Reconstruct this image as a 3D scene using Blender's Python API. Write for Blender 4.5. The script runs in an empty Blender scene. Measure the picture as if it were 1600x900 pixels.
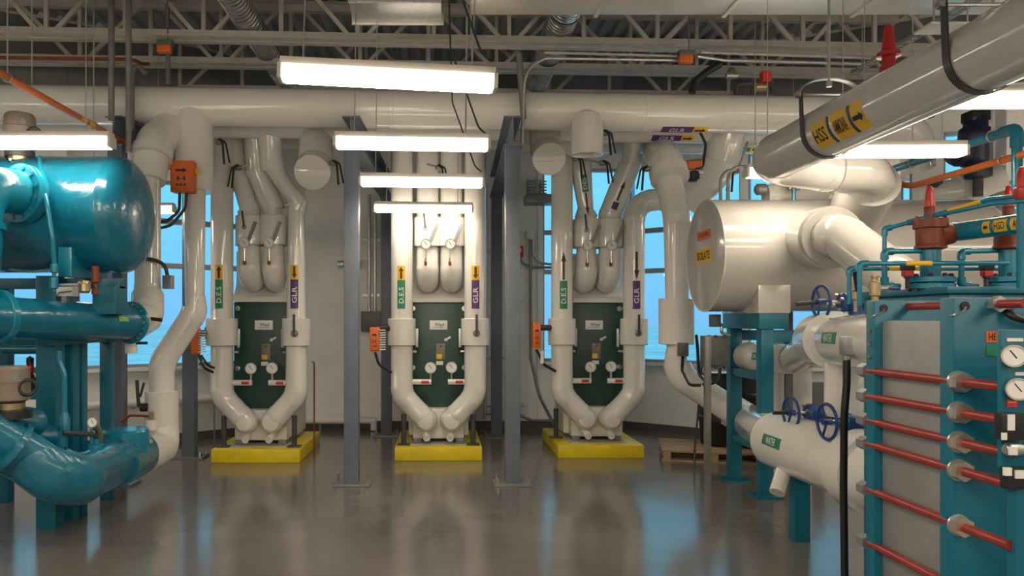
import bpy, bmesh, math, random
from mathutils import Vector, Matrix
random.seed(7)
scene = bpy.context.scene
COL = scene.collection
PI = math.pi
V = Vector

# ------------------------------------------------------------------ camera, world, exposure
EYE = 1.75
cam_d = bpy.data.cameras.new('camera')
cam_d.lens = 27.0
cam_d.sensor_width = 36.0
cam_d.shift_x = 110 / 1600
cam_d.shift_y = 50 / 1600
cam_d.clip_start = 0.05
cam_d.clip_end = 800
cam = bpy.data.objects.new('camera', cam_d)
COL.objects.link(cam)
cam.location = (0, 0, EYE)
cam.rotation_euler = (PI / 2, 0, 0)
scene.camera = cam

world = bpy.data.worlds.new('dusk_sky')
scene.world = world
world.use_nodes = True
wn = world.node_tree
wn.nodes.clear()
w_out = wn.nodes.new('ShaderNodeOutputWorld')
w_bg = wn.nodes.new('ShaderNodeBackground')
w_tc = wn.nodes.new('ShaderNodeTexCoord')
w_sep = wn.nodes.new('ShaderNodeSeparateXYZ')
w_rmp = wn.nodes.new('ShaderNodeValToRGB')
wn.links.new(w_tc.outputs['Generated'], w_sep.inputs[0])
wn.links.new(w_sep.outputs['Z'], w_rmp.inputs[0])
wn.links.new(w_rmp.outputs[0], w_bg.inputs[0])
wn.links.new(w_bg.outputs[0], w_out.inputs[0])
e = w_rmp.color_ramp.elements
e[0].position = 0.0
e[0].color = (0.22, 0.58, 0.94, 1)
e[1].position = 0.16
e[1].color = (0.215, 0.74, 1.0, 1)
w_bg.inputs[1].default_value = 0.85

scene.view_settings.view_transform = 'Standard'
scene.view_settings.look = 'None'
scene.view_settings.exposure = 0.38
scene.view_settings.gamma = 1.0
LAMP = 27.0           # radiance of the lamps' bottom lenses
LAMP_SIDE = 11.0       # and of their side lenses
LAMP_COLOUR = (1.0, 0.86, 0.665)

# ------------------------------------------------------------------ materials
def mat(name, col, rough=0.5, metal=0.0, var=0.06, vscale=6.0, bump=0.0, bscale=30.0, coat=0.0, spec=None):
    m = bpy.data.materials.new(name)
    m.use_nodes = True
    nt = m.node_tree
    b = nt.nodes['Principled BSDF']
    tc = nt.nodes.new('ShaderNodeTexCoord')
    if var > 0:
        nz = nt.nodes.new('ShaderNodeTexNoise')
        nz.inputs['Scale'].default_value = vscale
        nz.inputs['Detail'].default_value = 4
        nt.links.new(tc.outputs['Object'], nz.inputs['Vector'])
        rp = nt.nodes.new('ShaderNodeValToRGB')
        rp.color_ramp.elements[0].position = 0.3
        rp.color_ramp.elements[1].position = 0.7
        rp.color_ramp.elements[0].color = tuple(c * (1 - var) for c in col) + (1,)
        rp.color_ramp.elements[1].color = tuple(min(1, c * (1 + var)) for c in col) + (1,)
        nt.links.new(nz.outputs['Fac'], rp.inputs[0])
        nt.links.new(rp.outputs[0], b.inputs['Base Color'])
    else:
        b.inputs['Base Color'].default_value = tuple(col) + (1,)
    b.inputs['Roughness'].default_value = rough
    b.inputs['Metallic'].default_value = metal
    b.inputs['Coat Weight'].default_value = coat
    b.inputs['Coat Roughness'].default_value = 0.08
    if spec is not None:
        b.inputs['Specular IOR Level'].default_value = spec
    if bump > 0:
        n2 = nt.nodes.new('ShaderNodeTexNoise')
        n2.inputs['Scale'].default_value = bscale
        n2.inputs['Detail'].default_value = 3
        nt.links.new(tc.outputs['Object'], n2.inputs['Vector'])
        bp = nt.nodes.new('ShaderNodeBump')
        bp.inputs['Strength'].default_value = bump
        bp.inputs['Distance'].default_value = 0.01
        nt.links.new(n2.outputs['Fac'], bp.inputs['Height'])
        nt.links.new(bp.outputs[0], b.inputs['Normal'])
    return m

def emit(name, col, s):
    m = bpy.data.materials.new(name)
    m.use_nodes = True
    nt = m.node_tree
    nt.nodes.clear()
    o = nt.nodes.new('ShaderNodeOutputMaterial')
    em = nt.nodes.new('ShaderNodeEmission')
    em.inputs[0].default_value = tuple(col) + (1,)
    em.inputs[1].default_value = s
    nt.links.new(em.outputs[0], o.inputs[0])
    return m

M = {}
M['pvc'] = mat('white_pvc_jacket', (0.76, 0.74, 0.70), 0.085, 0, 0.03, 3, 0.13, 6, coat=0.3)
M['pvc_grey'] = mat('grey_white_jacket', (0.62, 0.61, 0.59), 0.12, 0, 0.03, 3, 0.10, 6, coat=0.4)
M['mastic'] = mat('white_mastic', (0.72, 0.70, 0.66), 0.45, 0, 0.05, 8, 0.5, 18)
M['teal'] = mat('teal_enamel', (0.006, 0.205, 0.325), 0.26, 0, 0.10, 4, 0.30, 26, coat=0.25)
M['teal_ins'] = mat('teal_insulation_coat', (0.005, 0.155, 0.255), 0.24, 0, 0.12, 5, 0.75, 11, coat=0.35)
M['teal_flat'] = mat('teal_frame_paint', (0.004, 0.14, 0.22), 0.38, 0, 0.08, 5, 0.06, 40)
M['navy_steel'] = mat('slate_blue_steel_paint', (0.135, 0.155, 0.205), 0.42, 0, 0.08, 5)
M['dark_steel'] = mat('dark_steel', (0.07, 0.07, 0.075), 0.45, 0.3, 0.15, 12)
M['galv'] = mat('galvanised_steel', (0.52, 0.53, 0.54), 0.34, 0.85, 0.12, 18)
M['galv_dark'] = mat('dull_conduit', (0.24, 0.24, 0.235), 0.45, 0.4, 0.12, 14)
M['duct'] = mat('sheet_metal_duct', (0.74, 0.71, 0.66), 0.36, 0.55, 0.14, 2.2, 0.10, 5)
M['alu'] = mat('spiral_duct_metal', (0.55, 0.55, 0.56), 0.25, 0.9, 0.15, 9)
M['joist'] = mat('joist_primer', (0.50, 0.48, 0.44), 0.6, 0, 0.10, 7)
M['deck'] = mat('roof_deck_metal', (0.36, 0.365, 0.37), 0.5, 0.1, 0.10, 3)
M['wall'] = mat('wall_paint', (0.86, 0.85, 0.83), 0.55, 0, 0.05, 2.0, 0.05, 60)
M['trimw'] = mat('white_trim', (0.82, 0.81, 0.79), 0.4, 0, 0.04, 4)
M['base'] = mat('dark_vinyl_base', (0.10, 0.085, 0.078), 0.5, 0, 0.1, 8)
M['winframe'] = mat('window_aluminium', (0.40, 0.42, 0.45), 0.35, 0.5, 0.06, 6)
M['yellow'] = mat('safety_yellow_paint', (0.80, 0.60, 0.012), 0.4, 0, 0.10, 6, 0.15, 25)
M['concrete'] = mat('grout', (0.42, 0.41, 0.39), 0.8, 0, 0.15, 14)
M['green_plate'] = mat('dark_green_enamel', (0.022, 0.066, 0.056), 0.38, 0, 0.10, 5, 0.05, 20)
M['orange'] = mat('orange_actuator', (0.72, 0.15, 0.02), 0.42, 0, 0.06, 10)
M['orange_pipe'] = mat('orange_pipe_paint', (0.68, 0.16, 0.035), 0.35, 0, 0.08, 10)
M['rust'] = mat('rust_brown_casting', (0.19, 0.034, 0.011), 0.42, 0, 0.2, 14, 0.3, 40)
M['red'] = mat('red_cap', (0.45, 0.022, 0.020), 0.3, 0, 0.12, 12)
M['rod'] = mat('red_brown_rod', (0.27, 0.028, 0.022), 0.36, 0, 0.15, 12, 0.1, 50)
M['blue'] = mat('blue_valve_paint', (0.012, 0.055, 0.22), 0.32, 0, 0.1, 10)
M['navy'] = mat('dark_navy_wrap', (0.010, 0.013, 0.045), 0.42, 0, 0.2, 8, 0.5, 18)
M['black'] = mat('black_rubber', (0.012, 0.012, 0.013), 0.42, 0, 0.1, 10)
M['blackp'] = mat('black_plastic', (0.02, 0.02, 0.022), 0.35, 0, 0.1, 10)
M['brass'] = mat('brass', (0.45, 0.36, 0.20), 0.3, 0.85, 0.12, 12)
M['zinc'] = mat('zinc_nut', (0.62, 0.58, 0.50), 0.28, 0.8, 0.12, 12)
M['taupe'] = mat('taupe_motor_paint', (0.21, 0.168, 0.137), 0.4, 0, 0.08, 6, 0.05, 30)
M['plates'] = mat('plate_pack_steel', (0.36, 0.355, 0.35), 0.42, 0.55, 0.12, 3, 0.1, 30)
M['wood'] = mat('pallet_wood', (0.36, 0.235, 0.13), 0.7, 0, 0.25, 9, 0.3, 30)
M['drum'] = mat('black_drum', (0.014, 0.015, 0.018), 0.4, 0, 0.1, 6)
M['grey_box'] = mat('grey_enclosure', (0.14, 0.142, 0.14), 0.45, 0.2, 0.08, 8)
M['white'] = mat('white_plastic', (0.78, 0.78, 0.76), 0.35, 0, 0.03, 8)
M['face'] = mat('gauge_face', (0.82, 0.82, 0.82), 0.4, 0, 0.02, 8)
M['housing'] = mat('lamp_housing', (0.70, 0.66, 0.60), 0.5, 0, 0.03, 6)
M['lab_yellow'] = mat('yellow_label', (0.85, 0.50, 0.03), 0.45, 0, 0.03, 8)
M['lab_green'] = mat('green_label', (0.010, 0.24, 0.12), 0.45, 0, 0.03, 8)
M['lab_lime'] = mat('lime_label', (0.10, 0.38, 0.03), 0.45, 0, 0.03, 8)
M['lab_purple'] = mat('purple_label', (0.105, 0.03, 0.17), 0.45, 0, 0.03, 8)
M['lab_orange'] = mat('orange_label', (0.75, 0.16, 0.04), 0.45, 0, 0.03, 8)
M['lab_red'] = mat('red_label', (0.60, 0.03, 0.03), 0.45, 0, 0.03, 8)
M['ink'] = mat('black_ink', (0.015, 0.010, 0.008), 0.5, 0, 0, 8)
M['inkb'] = mat('brown_ink', (0.10, 0.02, 0.005), 0.5, 0, 0, 8)
M['inkw'] = mat('white_ink', (0.80, 0.80, 0.78), 0.5, 0, 0, 8)
M['snow'] = mat('snowy_ground', (0.85, 0.78, 0.80), 0.8, 0, 0.22, 0.25)
M['lamp'] = emit('lamp_bottom_lens', LAMP_COLOUR, LAMP)
M['lamp_side'] = emit('lamp_side_lens', LAMP_COLOUR, LAMP_SIDE)
M['cladding'] = mat('upper_wall_cladding', (0.20, 0.20, 0.21), 0.5, 0.2, 0.08, 2)
M['tank'] = mat('dimmed_white_jacket', (0.50, 0.485, 0.455), 0.13, 0, 0.03, 3, 0.12, 5, coat=0.3)  # white jacket colour darkened to offset the glare of nearby lamps
M['led'] = emit('green_led', (0.05, 1.0, 0.25), 3.0)

fl = mat('polished_floor', (0.15, 0.135, 0.125), 0.18, 0, 0.22, 0.9, 0.05, 9, coat=0.15)
M['floor'] = fl

gl = bpy.data.materials.new('window_glass')
gl.use_nodes = True
nt = gl.node_tree
nt.nodes.clear()
o_ = nt.nodes.new('ShaderNodeOutputMaterial')
mx = nt.nodes.new('ShaderNodeMixShader')
tr = nt.nodes.new('ShaderNodeBsdfTransparent')
gs = nt.nodes.new('ShaderNodeBsdfGlossy')
fr = nt.nodes.new('ShaderNodeFresnel')
tr.inputs[0].default_value = (0.93, 0.97, 1.0, 1)
gs.inputs['Roughness'].default_value = 0.02
fr.inputs[0].default_value = 1.5
nt.links.new(fr.outputs[0], mx.inputs[0])
nt.links.new(tr.outputs[0], mx.inputs[1])
nt.links.new(gs.outputs[0], mx.inputs[2])
nt.links.new(mx.outputs[0], o_.inputs[0])
M['glass'] = gl

# ------------------------------------------------------------------ mesh makers (world coordinates)
def fin(bm, angle=35, flat=False):
    bmesh.ops.recalc_face_normals(bm, faces=bm.faces[:])
    me = bpy.data.meshes.new('mesh')
    bm.to_mesh(me)
    bm.free()
    if not flat:
        me.polygons.foreach_set('use_smooth', [True] * len(me.polygons))
        me.set_sharp_from_angle(angle=math.radians(angle))
    return me

def basis(a, up=None):
    a = V(a).normalized()
    if up is None:
        up = V((0, 0, 1)) if abs(a.z) < 0.9 else V((0, 1, 0))
    n = (V(up) - a * a.dot(V(up))).normalized()
    return a, n, a.cross(n)

def box(x0, x1, y0, y1, z0, z1, bev=0.0, seg=2):
    bm = bmesh.new()
    vs = [bm.verts.new((x, y, z)) for x in (x0, x1) for y in (y0, y1) for z in (z0, z1)]
    for f in ((0, 1, 3, 2), (4, 6, 7, 5), (0, 4, 5, 1), (2, 3, 7, 6), (0, 2, 6, 4), (1, 5, 7, 3)):
        bm.faces.new([vs[i] for i in f])
    if bev > 0:
        bmesh.ops.bevel(bm, geom=bm.edges[:], offset=bev, segments=seg, affect='EDGES', profile=0.6)
    return fin(bm, 35, bev == 0)

def bar(a, b, w, h, up=None, bev=0.0):
    """a rectangular bar from a to b, w across and h along up"""
    a, b = V(a), V(b)
    d, n, t = basis(b - a, up)
    bm = bmesh.new()
    vs = []
    for p in (a, b):
        for i, j in ((-1, -1), (1, -1), (1, 1), (-1, 1)):
            vs.append(bm.verts.new(p + t * (i * w / 2) + n * (j * h / 2)))
    for f in ((3, 2, 1, 0), (4, 5, 6, 7), (0, 1, 5, 4), (1, 2, 6, 5), (2, 3, 7, 6), (3, 0, 4, 7)):
        bm.faces.new([vs[i] for i in f])
    if bev > 0:
        bmesh.ops.bevel(bm, geom=bm.edges[:], offset=bev, segments=1, affect='EDGES')
    return fin(bm, 35, bev == 0)

def extr(profile, a, b, up=None):
    """extrude a 2D profile [(t, n)] from a to b"""
    a, b = V(a), V(b)
    d, n, t = basis(b - a, up)
    bm = bmesh.new()
    r0 = [bm.verts.new(a + t * x + n * y) for x, y in profile]
    r1 = [bm.verts.new(b + t * x + n * y) for x, y in profile]
    k = len(profile)
    for i in range(k):
        bm.faces.new((r0[i], r0[(i + 1) % k], r1[(i + 1) % k], r1[i]))
    bm.faces.new(r0[::-1])
    bm.faces.new(r1)
    return fin(bm, 30)

def hbeam(w, h, t=0.012):
    a, b = w / 2, h / 2
    return [(-a, -b), (a, -b), (a, -b + t), (t / 2, -b + t), (t / 2, b - t), (a, b - t), (a, b), (-a, b), (-a, b - t), (-t / 2, b - t), (-t / 2, -b + t), (-a, -b + t)]

def lathe(profile, o=(0, 0, 0), axis=(0, 0, 1), seg=28, angle=35):
    """spin [(r, h)] about axis through o"""
    o = V(o)
    a, n, t = basis(axis)
    bm = bmesh.new()
    rings = []
    for r, h in profile:
        if r < 1e-6:
            rings.append([bm.verts.new(o + a * h)])
        else:
            rings.append([bm.verts.new(o + a * h + (n * math.cos(2 * PI * i / seg) + t * math.sin(2 * PI * i / seg)) * r) for i in range(seg)])
    for p, q in zip(rings, rings[1:]):
        if len(p) == 1 and len(q) == 1:
            continue
        for i in range(seg):
            j = (i + 1) % seg
            if len(p) == 1:
                bm.faces.new((p[0], q[i], q[j]))
            elif len(q) == 1:
                bm.faces.new((p[i], q[0], p[j]))
            else:
                bm.faces.new((p[i], q[i], q[j], p[j]))
    if len(rings[0]) > 1:
        bm.faces.new(rings[0][::-1])
    if len(rings[-1]) > 1:
        bm.faces.new(rings[-1])
    return fin(bm, angle)

def cyl(a, b, r, seg=20, bev=0.0):
    a, b = V(a), V(b)
    L = (b - a).length
    if bev > 0:
        return lathe([(r - bev, 0), (r, bev), (r, L - bev), (r - bev, L)], a, b - a, seg)
    return lathe([(r, 0), (r, L)], a, b - a, seg)

def torus(c, axis, R, r, seg=32, s2=10):
    c = V(c)
    a, n, t = basis(axis)
    bm = bmesh.new()
    g = []
    for i in range(seg):
        u = 2 * PI * i / seg
        d = n * math.cos(u) + t * math.sin(u)
        g.append([bm.verts.new(c + d * (R + r * math.cos(2 * PI * k / s2)) + a * (r * math.sin(2 * PI * k / s2))) for k in range(s2)])
    for i in range(seg):
        for k in range(s2):
            bm.faces.new((g[i][k], g[(i + 1) % seg][k], g[(i + 1) % seg][(k + 1) % s2], g[i][(k + 1) % s2]))
    return fin(bm, 60)

def route(pts, bend, fit=1.0):
    """fillet a polyline; returns [(point, radius factor)]"""
    pts = [V(p) for p in pts]
    out = [(pts[0], 1.0)]
    for i in range(1, len(pts) - 1):
        p, a, b = pts[i], pts[i - 1], pts[i + 1]
        u, v = (a - p), (b - p)
        lu, lv = u.length, v.length
        u.normalize(); v.normalize()
        th = PI - u.angle(v)
        if th < 0.02:
            out.append((p, 1.0))
            continue
        tl = min(bend * math.tan(th / 2), lu * 0.49, lv * 0.49)
        rr = tl / math.tan(th / 2)
        cdir = (u + v).normalized()
        cc = p + cdir * (rr / math.cos(th / 2))
        s = p + u * tl
        q = p + v * tl
        n = max(3, int(th / (PI / 14)) + 1)
        e0, e1 = (s - cc), (q - cc)
        if fit != 1.0:
            out.append((s, 1.0))
        for k in range(n + 1):
            f = k / n
            d = e0.normalized().slerp(e1.normalized(), f) if e0.length > 1e-6 else e0
            out.append((cc + d * rr, fit))
        if fit != 1.0:
            out.append((q, 1.0))
    out.append((pts[-1], 1.0))
    return out

def tube(pts, r, bend=0.0, seg=20, fit=1.0, cap='flat', r1=None):
    rt = route(pts, bend, fit) if bend > 0 else [(V(p), 1.0) for p in pts]
    P = [p for p, _ in rt]
    N = len(P)
    tang = []
    for i in range(N):
        j0, j1 = max(0, i - 1), min(N - 1, i + 1)
        while (P[j1] - P[j0]).length < 1e-7 and (j0 > 0 or j1 < N - 1):
            j0, j1 = max(0, j0 - 1), min(N - 1, j1 + 1)
        d = P[j1] - P[j0]
        if i > 0 and i < N - 1:
            d0 = P[i] - P[i - 1]
            d1 = P[i + 1] - P[i]
            if d0.length < 1e-7: d0 = d1
            if d1.length < 1e-7: d1 = d0
            d = d0.normalized() + d1.normalized()
        tang.append(d.normalized())
    _, n, _ = basis(tang[0])
    bm = bmesh.new()
    rings = []
    total = sum((P[i + 1] - P[i]).length for i in range(N - 1)) or 1
    acc = 0
    for i in range(N):
        if i > 0:
            acc += (P[i] - P[i - 1]).length
            q = tang[i - 1].rotation_difference(tang[i])
            n = q @ n
        t = tang[i]
        n = (n - t * t.dot(n)).normalized()
        b = t.cross(n)
        rad = (r if r1 is None else r + (r1 - r) * acc / total) * rt[i][1]
        rings.append([bm.verts.new(P[i] + (n * math.cos(2 * PI * k / seg) + b * math.sin(2 * PI * k / seg)) * rad) for k in range(seg)])
    def capend(ring, c, d, rad):
        if cap == 'round':
            prev = ring
            for s in (0.35, 0.65, 0.88):
                nr = [bm.verts.new(c + (v.co - c) * math.sqrt(1 - s * s) + d * (rad * s)) for v in ring]
                for k in range(seg):
                    bm.faces.new((prev[k], prev[(k + 1) % seg], nr[(k + 1) % seg], nr[k]))
                prev = nr
            top = bm.verts.new(c + d * rad)
            for k in range(seg):
                bm.faces.new((prev[k], prev[(k + 1) % seg], top))
        else:
            bm.faces.new(ring)
    for p, q in zip(rings, rings[1:]):
        for k in range(seg):
            bm.faces.new((p[k], p[(k + 1) % seg], q[(k + 1) % seg], q[k]))
    if cap:
        capend(rings[0], P[0], -tang[0], r)
        capend(rings[-1], P[-1], tang[-1], r if r1 is None else r1)
    return fin(bm, 40)

def patch(o, along, normal, u0, u1, w, R, th=0.002, nv=8):
    """a label wrapped on a cylinder of radius R (R large = flat); o on the pipe's axis"""
    A = V(along).normalized()
    Nn = (V(normal) - A * A.dot(V(normal))).normalized()
    T = Nn.cross(A)
    bm = bmesh.new()
    lay = []
    for rad in (R - 0.004, R + th):
        rows = []
        for u in (u0, u1):
            rows.append([bm.verts.new(V(o) + A * u + (Nn * math.cos((k / nv - 0.5) * w / R) + T * math.sin((k / nv - 0.5) * w / R)) * rad) for k in range(nv + 1)])
        lay.append(rows)
    for L in lay:
        for k in range(nv):
            bm.faces.new((L[0][k], L[0][k + 1], L[1][k + 1], L[1][k]))
    for r in (0, 1):
        for k in range(nv):
            bm.faces.new((lay[0][r][k], lay[0][r][k + 1], lay[1][r][k + 1], lay[1][r][k]))
    for k in (0, nv):
        bm.faces.new((lay[0][0][k], lay[0][1][k], lay[1][1][k], lay[1][0][k]))
    return fin(bm, 30)

def onto(shape_me_verts, faces, o, along, normal, R, eps):
    A = V(along).normalized()
    Nn = (V(normal) - A * A.dot(V(normal))).normalized()
    T = Nn.cross(A)
    bm = bmesh.new()
    vs = [bm.verts.new((u, v, 0)) for u, v in shape_me_verts]
    for f in faces:
        try:
            bm.faces.new([vs[i] for i in f])
        except ValueError:
            pass
    if R < 50:
        lo, hi = min(v for _, v in shape_me_verts), max(v for _, v in shape_me_verts)
        n = int((hi - lo) / R / .13) + 1
        for k in range(1, n):
            bmesh.ops.bisect_plane(bm, geom=bm.verts[:] + bm.edges[:] + bm.faces[:], plane_co=(0, lo + (hi - lo) * k / n, 0), plane_no=(0, 1, 0))
    for w in bm.verts:
        u, v = w.co.x, w.co.y
        if R > 50:
            w.co = V(o) + A * u + T * v + Nn * eps
        else:
            w.co = V(o) + A * u + (Nn * math.cos(v / R) + T * math.sin(v / R)) * (R + eps)
    me = bpy.data.meshes.new('mesh')
    bm.to_mesh(me)
    bm.free()
    return me

_txt = {}
def glyphs(s):
    if s not in _txt:
        cu = bpy.data.curves.new('lettering', 'FONT')
        cu.body = s
        cu.align_x = 'CENTER'
        cu.align_y = 'CENTER'
        cu.resolution_u = 2
        cu.offset = 0.012
        ob = bpy.data.objects.new('lettering', cu)
        me = bpy.data.meshes.new_from_object(ob)
        vs = [(v.co.x, v.co.y) for v in me.vertices]
        fs = [tuple(p.vertices) for p in me.polygons]
        bpy.data.objects.remove(ob)
        bpy.data.meshes.remove(me)
        xs = [v[0] for v in vs]; ys = [v[1] for v in vs]
        cx, cy = (min(xs) + max(xs)) / 2, (min(ys) + max(ys)) / 2
        W_, H_ = max(xs) - min(xs), max(ys) - min(ys)
        _txt[s] = ([((x - cx) / W_, (y - cy) / H_) for x, y in vs], fs)
    return _txt[s]

def text(s, o, along, normal, w, h, R=100.0, u=0.0, eps=0.004):
    vs, fs = glyphs(s)
    return onto([(x * w + u, y * h) for x, y in vs], fs, o, along, normal, R, eps)

def arrow(o, along, normal, L, w, R=100.0, u=0.0, eps=0.004, flip=False):
    s = -1 if flip else 1
    vs = [(-L / 2, -w * .22), (L * .15, -w * .22), (L * .15, -w / 2), (L / 2, 0), (L * .15, w / 2), (L * .15, w * .22), (-L / 2, w * .22)]
    vs = [(x * s + u, y) for x, y in vs]
    return onto(vs, [(0, 1, 5, 6), (1, 2, 3), (1, 3, 5), (3, 4, 5)], o, along, normal, R, eps)

# ------------------------------------------------------------------ objects
def P(parent, name, me, m, label=None):
    """a part: mesh in world coordinates under its thing (or under a part, whose own origin is the world's)"""
    ob = bpy.data.objects.new(name, me)
    me.name = name
    if not me.materials:
        me.materials.append(M[m])
    COL.objects.link(ob)
    ob.parent = parent
    if parent.parent is None:
        ob.matrix_parent_inverse = Matrix.Translation(-V(parent.location))
    if label:
        ob['label'] = label
    return ob

def tag(ob, label, cat, group=None):
    ob['label'] = label
    ob['category'] = cat
    if group:
        ob['group'] = group
    return ob

def T(name, label, cat, me, m, group=None):
    """a thing that is one mesh (it may get parts as children); origin at its base"""
    n = len(me.vertices)
    co = [0.0] * (3 * n)
    me.vertices.foreach_get('co', co)
    xs, ys, zs = co[0::3], co[1::3], co[2::3]
    b = V(((min(xs) + max(xs)) / 2, (min(ys) + max(ys)) / 2, min(zs)))
    me.transform(Matrix.Translation(-b))
    ob = bpy.data.objects.new(name, me)
    me.name = name
    me.materials.append(M[m])
    COL.objects.link(ob)
    ob.location = b
    return tag(ob, label, cat, group)

def E(name, label, cat, loc=(0, 0, 0), group=None):
    ob = bpy.data.objects.new(name, None)
    ob.empty_display_size = 0.1
    COL.objects.link(ob)
    ob.location = loc
    return tag(ob, label, cat, group)

def ST(name, me, m, parent=None):
    """a piece of the setting"""
    if parent is not None:
        return P(parent, name, me, m)
    ob = bpy.data.objects.new(name, me)
    me.name = name
    me.materials.append(M[m])
    COL.objects.link(ob)
    ob['kind'] = 'structure'
    return ob

def SE(name):
    ob = bpy.data.objects.new(name, None)
    ob.empty_display_size = 0.1
    COL.objects.link(ob)
    ob['kind'] = 'structure'
    return ob

def dup(root, loc, label=None, group=None):
    r = root.copy()
    COL.objects.link(r)
    r.location = loc
    if label: r['label'] = label
    if group: r['group'] = group
    for ch in list(root.children):
        c = ch.copy()
        COL.objects.link(c)
        c.parent = r
        c.matrix_parent_inverse = ch.matrix_parent_inverse.copy()
        for g in list(ch.children):
            d = g.copy()
            COL.objects.link(d)
            d.parent = c
            d.matrix_parent_inverse = g.matrix_parent_inverse.copy()
    return r

F = 1200.0
def W(px, py, Y):
    """where a sight line measured on the photograph meets depth Y"""
    return V(((px - 690) * Y / F, Y, EYE + (500 - py) * Y / F))

def flange(root, c, axis, R, th, n, m, bm='zinc', br=0.012):
    a, nn, t = basis(axis)
    c = V(c)
    f = P(root, 'flange', lathe([(R - .004, 0), (R, .004), (R, th - .004), (R - .004, th)], c, a, 32), m)
    for k in range(n):
        u = 2 * PI * (k + .5) / n
        p = c + (nn * math.cos(u) + t * math.sin(u)) * (R * 0.84)
        P(f, 'bolt', lathe([(br, -0.012), (br, th + .012)], p, a, 6), bm)
    return f

def lever(root, a, b, w=0.022, th=0.012, m='dark_steel', name='lever_handle', up=None):
    return P(root, name, bar(a, b, w, th, up, 0.003), m)

def gauge(root, c, n, r, name='gauge', depth=0.03, case='zinc'):
    """a dial: case, face and needle, looking along n"""
    n = V(n).normalized()
    c = V(c)
    g = P(root, name, lathe([(r * .9, 0), (r, depth * .3), (r, depth), (r * .88, depth), (r * .86, depth * .82), (0, depth * .82)], c - n * depth, n, 24), case)
    P(g, 'dial_face', lathe([(0, 0), (r * .85, 0), (r * .85, .002), (0, .002)], c - n * depth * .16, n, 24), 'face')
    a, nn, t = basis(n)
    P(g, 'needle', bar(c - n * depth * .1 - (nn + t) * r * .2, c - n * depth * .1 + (nn + t * .6) * r * .5, r * .1, .002, n), 'ink')
    return g

# ------------------------------------------------------------------ lamps
def make_lamp(name, x, y, z, label, L=1.2, yaw=0.0, roll=0.0, tops=((-.4, 5.6), (.4, 5.6)), group='strip lamps hung in rows'):
    r = E(name, label, 'lamp', (x, y, z), group)
    def lp(name, me, m):
        ob = bpy.data.objects.new(name, me)
        me.name = name
        me.materials.append(M[m])
        COL.objects.link(ob)
        ob.parent = r
        return ob
    h = L / 2
    lp('housing', box(-h, h, -.055, .055, .035, .075, .004), 'housing')
    lp('diffuser', box(-h + .012, h - .012, -.06, .06, -.043, .036, .014, 3), 'lamp_side')
    lp('bottom_lens', box(-h + .02, h - .02, -.05, .05, -.047, -.0435), 'lamp')
    for s in (-1, 1):
        lp('end_cap', box(s * h - .012, s * h + .012, -.062, .062, -.046, .04, .004), 'housing')
    r.rotation_euler = (0, roll, yaw)
    for dx, tz in tops:
        lp('hanger_wire', cyl((dx, 0, .075), (dx, 0, tz - z), .0045, 6), 'galv')
    return r

def lamp_cord(x, y, z, top):
    return tube([(x + .58, y, z + .07), (x + .52, y, z + .12), (x + .30, y + .02, z + .75), (x + .27, y + .03, top)], .007, .12, 6)

# ================================================================== THE SETTING
ST('floor', box(-11, 11, -5, 13.5, -.2, 0), 'floor')
ST('ground_outside', box(-260, 260, 13.8, 420, -1.4, -1.2), 'snow')
PTS = [V((-9.5, 7.8, 0)), V((-5.0, 10.25, 0)), V((-3.6, 11.2, 0)), V((-2.2, 12.4, 0)), V((2.95, 12.4, 0)), V((4.4, 11.2, 0)), V((6.5, 10.0, 0)), V((9.5, 8.5, 0))]
TOPZ = 5.88

def wall_seg(name, p, q, holes, ext0=0.0, ext1=0.0):
    """a straight wall from p to q (seen from the room) with window openings [(u0,u1,z0,z1)] side by side"""
    d = (q - p).normalized()
    out = V((-d.y, d.x, 0))
    L = (q - p).length
    us = [-ext0] + [x for h in holes for x in h[:2]] + [L + ext1]
    bm = bmesh.new()
    zs = [0, holes[0][2] if holes else 2, holes[0][3] if holes else 3, TOPZ]
    grid = {}
    def vert(i, k, s):
        key = (i, k, s)
        if key not in grid:
            pt = p + d * us[i] + out * (0.24 * s)
            grid[key] = bm.verts.new((pt.x, pt.y, zs[k]))
        return grid[key]
    n = len(us) - 1
    solid = lambda i, k: 0 <= i < n and 0 <= k < 3 and not (k == 1 and i % 2 == 1)
    for i in range(n):
        for k in range(3):
            if not solid(i, k):
                continue
            for s in (0, 1):
                bm.faces.new((vert(i, k, s), vert(i + 1, k, s), vert(i + 1, k + 1, s), vert(i, k + 1, s)))
            for (di, dk, a, b) in ((-1, 0, (i, k), (i, k + 1)), (1, 0, (i + 1, k), (i + 1, k + 1)), (0, -1, (i, k), (i + 1, k)), (0, 1, (i, k + 1), (i + 1, k + 1))):
                if not solid(i + di, k + dk):
                    bm.faces.new((vert(*a, 0), vert(*b, 0), vert(*b, 1), vert(*a, 1)))
    return ST(name, fin(bm, 20, True), 'wall')

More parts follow.
